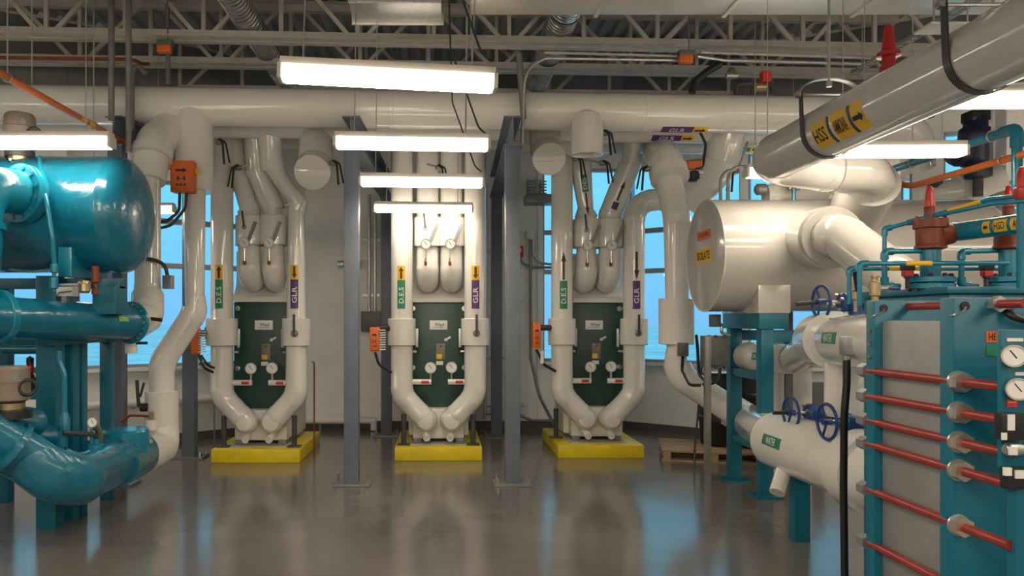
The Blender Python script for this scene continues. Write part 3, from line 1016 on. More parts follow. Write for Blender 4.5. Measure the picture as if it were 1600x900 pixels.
# ------------------------------------------------------------------ orange valve actuators
def actuator(px, py, Y, label, w=.13, h=.30, d=.13, neck=None, cable=None, marks=True, tilt=0.0, two=False):
    c = W(px, py, Y)
    r = T('valve_actuator', label, 'actuator', box(c.x - w / 2, c.x + w / 2, c.y - d / 2, c.y + d / 2, c.z - h / 2, c.z + h / 2, .012), 'orange', 'orange valve actuators')
    P(r, 'lid', box(c.x - w * .42, c.x + w * .42, c.y - d / 2 - .014, c.y - d / 2 + .004, c.z - h * .44, c.z + h * .44, .006), 'orange')
    if marks:
        P(r, 'mark', arrow((c.x, c.y - d / 2 - .014, c.z + h * .18), (1, 0, 0), (0, -1, 0), w * .5, h * .16, eps=.002), 'ink')
        P(r, 'mark', text('H', (c.x, c.y - d / 2 - .014, c.z - h * .08), (1, 0, 0), (0, -1, 0), w * .35, h * .14, eps=.002), 'ink')
        P(r, 'mark', text('E', (c.x, c.y - d / 2 - .014, c.z - h * .27), (0, 0, 1), (0, -1, 0), h * .08, w * .4, eps=.002), 'ink')
    if neck:
        n = W(*neck)
        P(r, 'valve_neck', tube([V((c.x, c.y, n.z)), n], .038, 0, 12), 'blackp')
        P(r, 'clamp', cyl(V((n.x - .015, n.y, n.z - .07)), V((n.x - .015, n.y, n.z + .07)), .035, 12), 'dark_steel')
    for cb in cable or []:
        P(r, 'cable', tube([W(*p) for p in cb], .017, .12, 8), 'black')
    return r
ac = actuator(586, 530, 9.55, 'orange valve actuator left of the middle heat exchanger', .12, .30, .12, (616, 513, 9.72), [[(586, 550, 9.55), (592, 570, 9.55), (612, 582, 9.6)]])
def fins(r, px, py, Y, n, w=.07, dz=.03):
    for i in range(n):
        c = W(px, py, Y) + V((0, 0, (i - n / 2) * dz))
        P(r, 'fin', box(c.x - w / 2, c.x + w / 2, c.y - .06, c.y + .05, c.z, c.z + .014, .003), 'white')
fins(ac, 598, 530, 9.55, 9)
ac = actuator(838, 524, 9.7, 'orange valve actuator left of the right heat exchanger', .10, .33, .12, (869, 512, 9.92), [[(838, 546, 9.7), (850, 570, 9.7), (868, 580, 9.8)]])
P(ac, 'drain_fitting', cyl(W(847, 548, 9.68), W(847, 568, 9.68), .022, 10), 'white')
ac = actuator(306, 533, 9.35, 'orange valve actuator beside the blue post, near the left window', .09, .32, .12, (326, 520, 9.6), [[(310, 553, 9.4), (318, 575, 9.4), (334, 582, 9.5)], [(314, 555, 9.38), (325, 572, 9.38), (336, 575, 9.5)]], marks=False)
fins(ac, 316, 533, 9.35, 9, .06)
ac = actuator(287, 277, 8.3, 'large orange valve actuator high on the left white downpipe', .245, .34, .14, (296, 277, 8.45),
              [[(281, 302, 8.3), (280, 330, 8.3), (262, 345, 8.25), (240, 349, 8.2)], [(292, 302, 8.3), (290, 325, 8.3), (268, 352, 8.25), (240, 359, 8.2)]])
P(ac, 'indicator', cyl(W(306, 268, 8.3), W(311, 268, 8.3), .03, 12), 'lab_yellow')
ac = actuator(1084, 259, 9.1, 'small orange actuator under the header, right of the bent white downpipe', .20, .10, .10, None, [[(1086, 263, 9.05), (1098, 262, 9.05), (1103, 225, 9.05), (1094, 207, 9.05)]], marks=False)
P(ac, 'valve_body', lathe([(.05, 0), (.075, .02), (.075, .11), (.05, .13)], W(1083, 284, 9.1), (0, 0, 1), 16), 'blackp')
P(ac, 'mount_plate', box(*(lambda c: (c.x - .09, c.x + .10, c.y - .05, c.y + .05, c.z - .02, c.z + .02))(W(1085, 269, 9.1)), .004), 'galv')

# ------------------------------------------------------------------ stubs hanging from the headers
c = W(488, 268, 8.95)
st = T('capped_stub', 'white capped pipe stub facing the room above the left exchanger', 'pipe', tube([W(494, 214, 9.35), c + V((.01, .18, .12)), c], .205, .1, 30), 'pvc', 'white capped stubs under the headers')
P(st, 'end_disc', lathe([(.212, -.03), (.212, .002), (.20, .008), (0, .008)], c, V((-.02, -1, -.18)), 30), 'pvc')
c = W(858, 247, 9.0)
st = T('capped_stub', 'white capped pipe stub facing the room above the right exchanger', 'pipe', tube([W(851, 207, 9.3), c + V((-.01, .2, .14)), c], .19, .1, 30), 'pvc', 'white capped stubs under the headers')
P(st, 'end_disc', lathe([(.198, -.03), (.198, .002), (.19, .008), (0, .008)], c, V((.02, -1, -.2)), 30), 'pvc')
P(st, 'cap_seam', bar(c + V((-.18, -.012, -.04)), c + V((.18, -.012, -.04)), .004, .006), 'pvc_grey')
c = W(914, 246, 8.75)
st = T('hanging_stub', 'white open-ended stub hanging straight down from the largest header', 'pipe', lathe([(.0, .05), (.165, .05), (.165, .0), (.180, 0), (.180, .36), (.13, .46), (.05, .50), (0, .505)], V((c.x, 8.62, c.z)), (0, 0, 1), 30), 'pvc')

# small black lever valves on the header drains
def drain_valve(px, py, Y, label, s=1, to=None):
    c = W(px, py, Y)
    r = T('drain_valve', label, 'valve', lathe([(.022, 0), (.034, .02), (.034, .07), (.022, .09)], c, (s, 0, 0), 12), 'galv_dark', 'small lever valves under the headers')
    P(r, 'lever_handle', tube([c + V((s * .04, -.02, .03)), c + V((s * .09, -.04, -.02)), c + V((s * .11, -.05, -.26))], .013, .05, 8), 'blackp')
    P(r, 'lever_handle', tube([c + V((s * .05, -.02, .03)), c + V((s * .12, -.03, -.01)), c + V((s * .165, -.03, -.24))], .011, .05, 8), 'blackp')
    P(r, 'spout', tube([c + V((s * .02, 0, 0)), c + V((s * -.10, .02, .05)) if to is None else W(*to)], .018, 0, 8), 'zinc')
    return r
drain_valve(337, 222, 8.7, 'black lever valve right of the big left white downpipe')
drain_valve(515, 255, 8.95, 'black lever valve beside the left capped stub')
drain_valve(378, 262, 9.45, 'black lever valve by the slanted pipe of the left exchanger', -1)
drain_valve(1016, 264, 9.0, 'black lever valve left of the bent white downpipe', -1)
drain_valve(938, 208, 8.72, 'black lever valve beside the open-ended hanging stub')
drain_valve(936, 255, 9.4, 'black lever valve between the slanted right exchanger pipes', 1, (912, 248, 9.85))
drain_valve(894, 248, 9.3, 'black lever valve between the capped stub and hanging stub', 1)
drain_valve(1155, 268, 9.2, 'black lever valve above the white tank, by the window', -1, (1168, 222, 9.35))
drain_valve(680, 262, 9.5, 'black lever valve above the middle exchanger behind the lamps', 1)

# ------------------------------------------------------------------ left white downpipes
pb = T('downpipe', 'thick white downpipe on the left that jogs sideways to the teal pipe', 'pipe',
       tube([W(303, 186, 8.62), W(305, 487, 8.45), W(253, 566, 8.35), W(253, 690, 8.3), W(246, 706, 8.1)], .135, .30, 30, 1.03), 'pvc')
a, b = W(303.5, 190, 8.6), W(304, 300, 8.56)
P(pb, 'upper_jacket', cyl(a + V((0, 0, .1)), b, .208, 30, .01), 'pvc')
P(pb, 'valve_jacket', cyl(W(253, 611, 8.33), W(253, 666, 8.31), .176, 30, .008), 'pvc')
P(pb, 'lower_jacket', tube([W(254, 664, 8.31), W(256, 698, 8.25), W(222, 716, 7.62)], .165, .14, 26), 'mastic')
P(pb, 'stub', cyl(W(235, 655, 8.12), W(235, 672, 8.12), .06, 16), 'pvc')
P(pb, 'lever_handle', tube([W(236, 650, 8.08), W(203, 649, 8.08), W(190, 659, 8.08)], .014, .04, 8), 'rust')
P(pb, 'handle_boss', cyl(W(236, 656, 8.08), W(236, 643, 8.08), .025, 10), 'brass')
dv = T('butterfly_valve_handle', 'black pair of valve levers left of the jogged white downpipe', 'valve', lathe([(.0, 0), (.05, .01), (.05, .09), (0, .1)], W(219, 636, 8.2), (1, 0, 0), 14), 'blackp')
P(dv, 'lever_handle', tube([W(217, 636, 8.18), W(215, 615, 8.18), W(214, 594, 8.18)], .02, .05, 8), 'blackp')
P(dv, 'lever_handle', tube([W(219, 620, 8.18), W(225, 598, 8.18)], .014, 0, 8), 'blackp')
P(dv, 'stem', cyl(W(220, 632, 8.2), W(234, 632, 8.25), .02, 10), 'galv_dark')

pa = T('downpipe', 'white downpipe behind the teal vessel that feeds the teal shell', 'pipe',
       tube([W(290, 196, 8.8), W(240, 222, 8.3), W(231, 262, 8.1), W(231, 478, 7.9), W(203, 506, 7.15)], .130, .30, 28, 1.03), 'pvc')
P(pa, 'elbow_jacket', tube([W(270, 200, 8.6), W(243, 222, 8.3), W(238, 242, 8.2)], .20, .2, 28), 'pvc')
P(pa, 'collar', tube([W(239, 236, 8.22), W(236, 250, 8.16)], .216, 0, 28), 'pvc')
P(pa, 'neck_jacket', tube([W(236, 248, 8.16), W(233, 284, 8.08)], .185, 0, 28, r1=.165), 'pvc')
P(pa, 'shell_elbow', tube([W(231, 462, 7.92), W(230, 496, 7.75), W(207, 506, 7.22)], .160, .22, 28), 'pvc')
P(pa, 'drain_stub', cyl(W(204, 520, 7.25), W(205, 552, 7.25), .055, 16), 'pvc')
P(pa, 'thermowell', cyl(W(213, 536, 7.2), W(230, 536, 7.2), .014, 8), 'dark_steel')
P(pa, 'lever_handle', tube([W(226, 497, 7.3), W(253, 500, 7.3)], .018, 0, 8), 'blackp')
P(pa, 'valve_boss', lathe([(.05, 0), (.05, .05), (.03, .07), (0, .07)], W(226, 498, 7.4), (0, -1, 0), 8), 'zinc')
tg = T('junction_box', 'small grey junction box hung beside the left white downpipe', 'box', box(*(lambda c: (c.x - .05, c.x + .05, c.y - .04, c.y + .04, c.z - .07, c.z + .07))(W(263, 441, 7.9)), .006), 'galv')
P(tg, 'cable', tube([W(262, 432, 7.9), W(258, 414, 7.9), W(244, 407, 7.85), W(229, 404, 7.8)], .02, .12, 8), 'black')

# ------------------------------------------------------------------ the bent downpipe that feeds the white manifold
sp = T('downpipe', 'white downpipe right of the right exchanger, bending towards the white manifold', 'pipe',
       tube([W(1027, 232, 9.95), W(1040, 256, 9.1), W(1058, 345, 8.9), W(1057, 585, 8.85), W(1168, 657, 8.62), W(1222, 690, 6.6)], .152, .34, 30, 1.03), 'pvc')
P(sp, 'upper_jacket', tube([W(1030, 236, 9.75), W(1040, 254, 9.12), W(1047, 278, 8.98)], .205, .2, 28), 'pvc')
P(sp, 'elbow_jacket', tube([W(1140, 640, 8.68), W(1168, 657, 8.62), W(1222, 690, 6.8)], .188, .34, 28), 'pvc')
P(sp, 'collar', tube([W(1044, 266, 9.04), W(1047, 280, 8.98)], .224, 0, 28), 'pvc')
P(sp, 'valve_jacket', cyl(W(1057, 466, 8.87), W(1057, 538, 8.87), .20, 30, .008), 'pvc')
P(sp, 'cable_gland', box(*(lambda c: (c.x - .05, c.x + .05, c.y - .05, c.y + .05, c.z - .075, c.z + .075))(W(1067, 546, 8.52)), .008), 'grey_box')
P(sp, 'cable', tube([W(1067, 556, 8.52), W(1066, 578, 8.4), W(1078, 602, 8.05), W(1094, 602, 7.95)], .018, .12, 8), 'black')

# ================================================================== TEAL EQUIPMENT ON THE LEFT
VY, VZ, VR = 6.6, 2.65, .495
prof = [(0, -6.6), (.3, -6.58), (VR, -6.2), (VR, -2.785), (VR + .006, -2.775), (VR + .006, -2.76), (VR, -2.75)]
for k in range(1, 15):
    u = PI / 2 * k / 14
    prof.append((VR * math.cos(u) ** .72 if k < 14 else 0, -2.75 + .20 * math.sin(u) ** .9))
ves = T('pressure_vessel', 'big teal pressure vessel with a domed end, top left', 'vessel', lathe(prof, (0, VY, VZ), (1, 0, 0), 56, 50), 'teal_ins')
# nozzle on the vessel
nd = V((-.37, -.93, .02)).normalized()
nc = W(47, 305, 6.16)
P(ves, 'nozzle', cyl(nc - nd * .35, nc + nd * .04, .175, 30), 'teal_ins')
flange(ves, nc + nd * .02, nd, .235, .045, 12, 'teal', 'teal', .02)
el = T('elbow_pipe', 'teal flanged elbow coming out of the big teal vessel', 'pipe',
       tube([nc + nd * .07, nc + nd * .42, nc + nd * .42 + V((-.06, -.08, -.75))], .172, .26, 30), 'teal')
flange(el, nc + nd * .065, nd, .235, .045, 12, 'teal', 'teal', .02)
sp_c = nc + nd * .42 + V((-.06, -.08, 0))
Zt = W(0, 347, sp_c.y).z
sv = T('oil_separator', 'teal round-bottomed separator cut by the left edge of view', 'vessel',
       lathe([(0, -.62), (.14, -.60), (.27, -.50), (.345, -.34), (.365, -.15), (.365, -.05), (.385, -.05), (.385, 0), (.0, 0)], (sp_c.x - .12, sp_c.y - .05, Zt), (0, 0, 1), 40), 'teal')
P(sv, 'support_leg', box(sp_c.x - .3, sp_c.x - .16, sp_c.y - .1, sp_c.y + .04, 0, Zt - .5), 'teal_flat')
# saddle and frame under the vessel
sx = W(103, 400, 6.2).x
P(ves, 'saddle', box(sx - .055, sx + .055, 6.18, 6.95, 2.10, 2.34, .01), 'teal')
P(ves, 'saddle', box(-5.2, -5.08, 6.18, 6.95, 2.10, 2.34, .01), 'teal')
fr_ = E('vessel_stand', 'teal steel frame of square posts under the big teal vessel', 'stand', (-3.26, 6.9, 0))
for (x, y, w, z1) in ((-3.31, 6.50, .165, 2.12), (-3.265, 6.92, .105, 1.56), (-3.265, 7.5, .105, 1.56), (-4.35, 6.5, .15, 1.56), (-4.2, 7.4, .11, 2.05), (-3.27, 6.75, .12, 2.10), (-5.1, 6.55, .15, 2.10)):
    P(fr_, 'post', box(x - w / 2, x + w / 2, y - w / 2, y + w / 2, 0, z1, .006), 'teal_flat')
P(fr_, 'top_beam', box(-3.33, -3.20, 6.32, 7.62, 1.54, 1.63, .006), 'teal_flat')
P(fr_, 'cross_beam', box(-5.2, -3.3, 6.44, 6.54, 1.54, 1.62, .006), 'teal_flat')
P(fr_, 'upper_beam', box(-5.3, -2.78, 6.62, 6.76, 2.02, 2.11, .006), 'teal_flat')
P(fr_, 'cross_beam', box(-5.2, -3.3, 6.95, 7.02, 1.27, 1.32, .004), 'navy_steel')
P(fr_, 'bracket', box(-2.98, -2.78, 6.55, 6.80, 1.80, 2.05, .006), 'teal_flat')
P(fr_, 'shell_cradle', box(-3.05, -2.90, 6.95, 7.15, 1.56, 1.75, .01), 'teal_flat')

sh = T('heat_exchanger_shell', 'long teal insulated shell below the big teal vessel', 'vessel', tube([W(-50, 494, 5.55) - (W(203, 504, 7.12) - W(-50, 494, 5.55)) * .7, W(203, 504, 7.12)], .160, 0, 36), 'teal_ins')
ax_ = (W(203, 504, 7.12) - W(-50, 494, 5.55)).normalized()
flange(sh, W(203, 504, 7.12), ax_, .196, .03, 18, 'teal', 'galv', .011)
flange(sh, W(0, 496, 5.86), -ax_, .215, .06, 14, 'teal', 'teal', .015)
p0, L_ = W(-50, 494, 5.55), (W(203, 504, 7.12) - W(-50, 494, 5.55)).length
nn_ = V((.5, -1, .15))
lb = P(sh, 'pipe_label', patch(p0, ax_, nn_, L_ - .33, L_ - .20, .05, .160, .004), 'lab_lime')
P(lb, 'lettering', text('GLYCOL', p0, ax_, nn_, .11, .032, .160, L_ - .265, .007), 'inkw')
P(sh, 'saddle_plate', box(-3.36, -3.17, 6.75, 6.95, 1.60, 1.66), 'teal_flat')

lp_ = T('teal_pipe', 'thick teal insulated pipe low in front, bending to the white elbow', 'pipe',
        tube([V((-6.4, 5.2, 1.75)), W(-90, 640, 5.5), W(108, 755, 5.9), W(212, 709, 7.5)], .198, .34, 34, 1.05), 'teal_ins')
a, b = W(108, 755, 5.9), W(212, 709, 7.5)
dd = (b - a).normalized()
P(lp_, 'end_jacket', tube([b - dd * .62, b], .225, 0, 34), 'teal_ins')
P(lp_, 'top_stub', lathe([(.205, -.26), (.205, -.02), (.19, 0), (0, .004)], W(197, 670, 7.15), (0, 0, 1), 32), 'teal')
P(lp_, 'collar', tube([W(12, 699, 5.7), W(20, 704, 5.72)], .218, 0, 34), 'teal_ins')
n2 = V((.6, -1, .45))
lb = P(lp_, 'pipe_label', patch(b - dd * .26, dd, n2, 0, .17, .055, .225, .004), 'lab_lime')
P(lb, 'lettering', text('GLYCOL', b - dd * .26, dd, n2, .14, .035, .225, .085, .007), 'inkw')
c = W(218, 714, 7.2)
P(lp_, 'drain_cock', lathe([(.0, 0), (.05, .01), (.05, .08), (.03, .1), (.03, .16), (0, .16)], c, (.3, -.8, .5), 12), 'brass')
P(lp_, 'drain_lever', tube([c + V((.04, -.1, .02)), c + V((-.02, -.12, -.04)), c + V((-.2, -.12, -.07))], .016, .06, 8), 'galv')
t2 = T('teal_pipe', 'short teal pipe under the brown motor, blunt end to the right', 'pipe', tube([W(-40, 650, 5.75), W(50, 660, 6.05)], .115, 0, 26, cap='round'), 'teal_ins')
P(t2, 'collar', tube([W(8, 656, 5.9), W(14, 656, 5.92)], .128, 0, 26), 'teal_ins')
t3 = T('teal_pipe', 'small blunt teal pipe at the foot of the thick teal post', 'pipe', tube([W(20, 676, 6.15), W(80, 681, 6.28)], .085, 0, 24, cap='round'), 'teal_ins')
P(t3, 'seam', tube([W(60, 679, 6.24), W(63, 679, 6.245)], .089, 0, 24), 'teal_ins')
T('teal_pipe', 'slim horizontal teal pipe between the far teal posts', 'pipe', tube([W(5, 546, 7.0), W(64, 546, 7.0)], .042, 0, 16), 'teal')
T('teal_pipe', 'short horizontal teal pipe behind the brown motor', 'pipe', tube([W(38, 616, 6.6), W(66, 616, 6.6)], .045, 0, 16), 'teal')

# motors
def motor(px, py, Y, r, h, label, tilt=(0, 0, 1)):
    c = W(px, py, Y)
    ob = T('valve_motor', label, 'motor', lathe([(r * .7, 0), (r, .02), (r, h * .55), (r * 1.03, h * .56), (r * 1.03, h * .62), (r * .98, h * .64), (r * .93, h * .93), (r * .8, h), (0, h)], c, tilt, 32), 'taupe')
    P(ob, 'handle_ring', torus(c + V((r * 1.12, -r * .35, h * .42)), (.5, -.8, 0), r * .42, r * .09, 24, 8), 'blackp')
    P(ob, 'neck', lathe([(r * .55, -h * .35), (r * .72, -h * .33), (r * .72, -h * .02), (r * .5, 0)], c, tilt, 24), 'brass')
    P(ob, 'badge', lathe([(r * .2, 0), (r * .2, .004), (0, .004)], c + V((r * .62, -r * .80, h * .72)), (.62, -.8, 0), 16), 'galv_dark')
    return ob
mo = motor(31, 236, 6.45, .128, .31, 'taupe motor standing on top of the big teal vessel')
c = W(31, 246, 6.45)
P(mo, 'base_flange', lathe([(.13, -.10), (.13, -.06), (.08, -.06), (.08, 0), (.115, 0), (.115, .05)], c, (0, 0, 1), 24), 'dark_steel')
for k in range(6):
    u = PI / 3 * k + .3
    P(mo, 'bolt', lathe([(.014, -.13), (.014, -.03)], c + V((.105 * math.cos(u), .105 * math.sin(u), 0)), (0, 0, 1), 6), 'zinc')
mo = motor(17, 628, 5.75, .135, .27, 'taupe motor low at the left edge, above short teal pipes')
P(mo, 'base_flange', lathe([(.10, -.10), (.15, -.10), (.15, -.05), (.10, -.03)], W(17, 632, 5.75), (0, 0, 1), 24), 'blackp')

# small tubes and fittings
tt = T('teal_tube', 'thin teal tube running down in front of the big teal vessel', 'tube', tube([W(62, 246, 6.35), W(72, 310, 6.0), W(82, 372, 6.0), W(85, 412, 6.05)], .019, .25, 10), 'teal')
P(tt, 'union', lathe([(.02, 0), (.032, .01), (.032, .07), (.02, .08)], W(85, 427, 6.05), (0, 0, 1), 8), 'teal')
P(tt, 'union', lathe([(.02, 0), (.035, .01), (.035, .09), (.02, .1)], W(84, 452, 6.05), (0, 0, 1), 8), 'teal')
P(tt, 'stem', cyl(W(84.5, 455, 6.05), W(85, 410, 6.05), .016, 8), 'teal')
tt = T('steel_tube', 'thin steel tube with a brass valve under the big teal vessel', 'tube', tube([W(87, 446, 6.1), W(126, 445, 6.1)], .013, 0, 8), 'galv')
P(tt, 'valve_body', lathe([(.03, 0), (.045, .015), (.045, .07), (.03, .08), (.03, .1), (0, .1)], W(132, 458, 6.1), (0, 0, 1), 10), 'brass')
P(tt, 'tee', cyl(W(124, 444.5, 6.1), W(140, 444.5, 6.1), .03, 10), 'brass')
tt = T('relief_valve', 'small rust brown valve hanging under the big teal vessel', 'valve', lathe([(.0, 0), (.03, .01), (.03, .05), (.015, .06), (.015, .1), (.032, .11), (.032, .24), (0, .25)], W(149, 462, 6.3), (0, 0, 1), 12), 'rust')
tt = T('steel_tube', 'thin steel tube curving under the big teal vessel', 'tube', tube([W(14, 421, 6.2), W(50, 425, 6.2), W(82, 421, 6.2)], .009, .4, 8), 'galv')
cb = T('control_cabinet', 'cream control box behind the thin teal tube fittings', 'box', box(*(lambda c: (c.x - .065, c.x + .065, c.y, c.y + .12, c.z - .04, c.z + .05))(W(100, 455, 6.3)), .006), 'white')
P(cb, 'bent_wire', tube([W(90, 462, 6.28), W(92, 457, 6.28), W(112, 455, 6.28)], .005, .02, 6), 'dark_steel')
P(cb, 'mount_bracket', box(*(lambda c: (c.x - .02, c.x + .02, c.y, c.y + .06, c.z - .06, c.z))(W(100, 462, 6.33))), 'galv')
tt = T('teal_tube', 'bent teal tube beside the thick teal post', 'tube', tube([W(93, 548, 6.3), W(93, 565, 6.3), W(101, 584, 6.3), W(101, 655, 6.3)], .020, .1, 10), 'teal')
P(tt, 'trap', lathe([(.02, 0), (.042, .02), (.042, .12), (.03, .14), (.025, .17)], W(101, 676, 6.3), (0, 0, 1), 12), 'teal')
P(tt, 'lower_pipe', cyl(W(96, 672, 6.3), W(96, 715, 6.3), .048, 14), 'teal')
pg = T('pressure_gauge', 'small dial gauge on a brass stem above the low teal pipe', 'gauge', tube([W(98, 676, 6.25), W(146, 679, 6.45), W(156, 690, 6.55)], .020, .05, 10), 'dark_steel')
P(pg, 'stem', tube([W(154, 692, 6.55), W(154, 672, 6.5), W(146, 663, 6.4)], .028, .08, 12), 'brass')
gauge(pg, W(144, 660, 6.3), (-.05, -1, .1), .045)
P(pg, 'valve_stem', cyl(W(143, 694, 6.45), W(143, 670, 6.45), .014, 8), 'teal')
P(pg, 'flange_base', lathe([(.07, 0), (.07, .03), (.03, .04), (.03, .08)], W(150, 700, 6.5), (0, 0, 1), 14), 'teal')
vv = T('needle_valve', 'small red handled needle valve behind the brown motor', 'valve', lathe([(.02, 0), (.035, .02), (.035, .14), (.02, .18), (.012, .22), (.03, .24), (.03, .3), (0, .32)], W(47, 614, 6.6), (0, 0, 1), 12), 'navy')
P(vv, 'cap', lathe([(.03, 0), (.03, .09), (.02, .11), (0, .11)], W(47, 582, 6.6), (0, 0, 1), 12), 'red')
P(vv, 'spindle', cyl(W(42, 600, 6.6), W(56, 592, 6.55), .016, 8), 'navy')

# orange pipe on the left, running towards the back
op = T('orange_pipe', 'orange pipe sloping across the upper left, hung on rods', 'pipe', tube([(-3.42, 3.0, 3.66), (-3.42, 8.25, 3.66)], .030, 0, 12), 'orange_pipe')
for y in (6.05, 7.55):
    P(op, 'hanger_ring', torus((-3.42, y, 3.66), (0, 1, 0), .036, .006, 16, 6), 'galv')
    P(op, 'hanger_rod', cyl((-3.42, y, 3.695), (-3.42, y, 5.77), .006, 6), 'galv')
for y in (7.25, 7.42):
    P(op, 'sticker', patch((-3.42, y, 3.66), (0, 1, 0), (.8, -.3, -.3), 0, .11, .04, .030, .002), 'lab_yellow')

# ================================================================== THE WHITE TANK AND ITS TEAL STAND
TY, TZ, TR = 8.0, 2.417, .58
prof = [(0, 2.735), (TR - .012, 2.735), (TR, 2.745), (TR, 5.42)]
for k in range(1, 11):
    u = PI / 2 * k / 10
    prof.append((TR * math.cos(u) if k < 10 else 0, 5.42 + .42 * math.sin(u)))
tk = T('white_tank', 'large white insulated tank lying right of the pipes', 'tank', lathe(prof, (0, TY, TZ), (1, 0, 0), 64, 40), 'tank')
P(tk, 'end_rim', torus((2.742, TY, TZ), (1, 0, 0), TR - .004, .010, 64, 8), 'pvc_grey')
lb = P(tk, 'yellow_sticker', box(2.729, 2.737, 7.77, 8.23, 2.352, 2.492), 'lab_yellow')
P(lb, 'lettering', text('ISOLATE', (2.728, 8.0, 2.42), (0, -1, 0), (-1, 0, 0), .38, .085, eps=.002), 'ink')
lb = P(tk, 'orange_sticker', box(2.729, 2.737, 7.80, 8.19, 2.588, 2.682), 'lab_orange')
P(lb, 'lettering', text('LIQUID', (2.728, 8.0, 2.635), (0, -1, 0), (-1, 0, 0), .31, .05, eps=.002), 'inkb')
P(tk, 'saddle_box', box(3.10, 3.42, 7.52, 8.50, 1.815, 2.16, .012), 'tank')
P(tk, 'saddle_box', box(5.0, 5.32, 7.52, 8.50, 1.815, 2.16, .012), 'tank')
# nozzle with an elbow
na, nb = W(1268, 374, 7.55), W(1298, 371, 7.0)
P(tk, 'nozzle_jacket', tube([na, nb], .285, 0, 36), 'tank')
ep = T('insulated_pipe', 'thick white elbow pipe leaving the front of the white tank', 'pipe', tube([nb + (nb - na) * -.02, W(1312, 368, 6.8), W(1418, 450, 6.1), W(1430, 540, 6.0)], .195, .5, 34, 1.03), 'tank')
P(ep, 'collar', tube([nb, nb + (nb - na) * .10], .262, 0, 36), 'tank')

sf = E('tank_stand', 'teal steel stand with ladder rungs under the white tank', 'stand', (3.2, 8.0, 0))
for x in (3.2, 5.16):
    for y in (7.6, 8.4):
        P(sf, 'post', box(x - .062, x + .062, y - .062, y + .062, .02, 1.66, .006), 'teal_flat')
        P(sf, 'base_plate', box(x - .13, x + .13, y - .13, y + .13, 0, .02), 'teal_flat')
    P(sf, 'top_beam', box(x - .09, x + .20, 7.52, 8.50, 1.66, 1.815, .006), 'teal_flat')
    for z in (1.19, .477):
        P(sf, 'rung', box(x - .045, x + .045, 7.66, 8.34, z - .04, z + .04, .004), 'teal_flat')
P(sf, 'long_beam', box(3.27, 5.09, 7.56, 7.64, 1.53, 1.64, .006), 'teal_flat')
P(sf, 'long_beam', box(3.27, 5.09, 8.36, 8.44, 1.53, 1.64, .006), 'teal_flat')

# electrical box on a post
eb = T('electrical_box', 'grey electrical box on a strut post left of the teal stand', 'box', box(2.745, 3.0, 8.02, 8.16, 1.25, 1.585, .008), 'grey_box')
P(eb, 'cover', box(2.77, 2.975, 8.005, 8.025, 1.275, 1.56, .006), 'grey_box')
for x in (2.79, 2.86, 2.95):
    for z in (1.255, 1.58):
        P(eb, 'clasp', box(x - .012, x + .012, 8.0, 8.03, z - .014, z + .012, .002), 'dark_steel')
P(eb, 'strut_post', box(2.725, 2.785, 7.93, 7.99, 0, 1.58, .004), 'galv_dark')
P(eb, 'strut_bracket', box(2.74, 2.80, 7.985, 8.03, 1.3, 1.5), 'galv_dark')
for pts in ([(1125, 575, 8.05), (1124, 592, 8.05), (1108, 603, 8.05), (1092, 585, 8.15), (1090, 545, 8.3), (1088, 524, 8.4)], [(1108, 575, 8.05), (1106, 595, 8.0), (1098, 602, 8.0)]):
    P(eb, 'cable', tube([W(*p) for p in pts], .017, .12, 8), 'black')
lt = T('work_lamp', 'small dark floodlight clamped to the teal stand, below the white tank end', 'lamp', box(*(lambda c: (c.x - .05, c.x + .05, c.y - .05, c.y + .05, c.z - .075, c.z + .06))(W(1117, 500, 8.3)), .008), 'grey_box')
P(lt, 'arm', tube([W(1120, 504, 8.3), W(1128, 508, 8.3), W(1127, 520, 8.3), W(1140, 524, 8.35)], .018, .03, 8), 'zinc')

# pallet and drums
def local(c, ang):
    return Matrix.Translation(c) @ Matrix.Rotation(ang, 4, 'Z')
pm = local(V((3.45, 9.85, 0)), math.radians(-14))
pr = E('wooden_pallet', 'wooden pallet on the floor behind the grey strut post', 'pallet', (3.45, 9.85, 0))
def pbox(nm, x0, x1, y0, y1, z0, z1):
    me = box(x0, x1, y0, y1, z0, z1, .004)
    me.transform(pm)
    P(pr, nm, me, 'wood')
for i in range(7):
    y0 = -.50 + i * .146
    pbox('deck_board', -.62, .62, y0, y0 + .11, .118, .140)
for x0 in (-.60, -.045, .51):
    pbox('stringer', x0, x0 + .09, -.5, .5, .022, .118)
for i in (-.5, -.05, .40):
    pbox('bottom_board', -.62, .62, i, i + .11, 0, .022)
for (x, y, nm, h) in ((3.62, 9.95, 'black plastic drum on the left of the pallet', .93), (4.02, 9.72, 'black plastic drum on the right of the pallet, behind the teal stand', .98)):
    d_ = T('plastic_drum', nm, 'drum', lathe([(0, 0), (.24, 0), (.255, .02), (.27, .3), (.285, .32), (.285, .36), (.27, .38), (.27, .62), (.285, .64), (.285, .68), (.265, .7), (.25, h - .03), (.262, h - .02), (.262, h), (.24, h), (.235, h - .02), (0, h - .02)], (x, y, .141), (0, 0, 1), 32), 'drum')
    P(d_, 'paper_sheet', box(x - .16, x + .14, y - .12, y + .12, .141 + h - .018, .141 + h + .004), 'white')
T('cable', 'black cable trailing down beside the grey strut post', 'cable', tube([(2.93, 8.9, .02), (2.95, 8.95, .25), (3.05, 9.1, .8), (3.08, 9.1, 1.2)], .012, .2, 8), 'black')

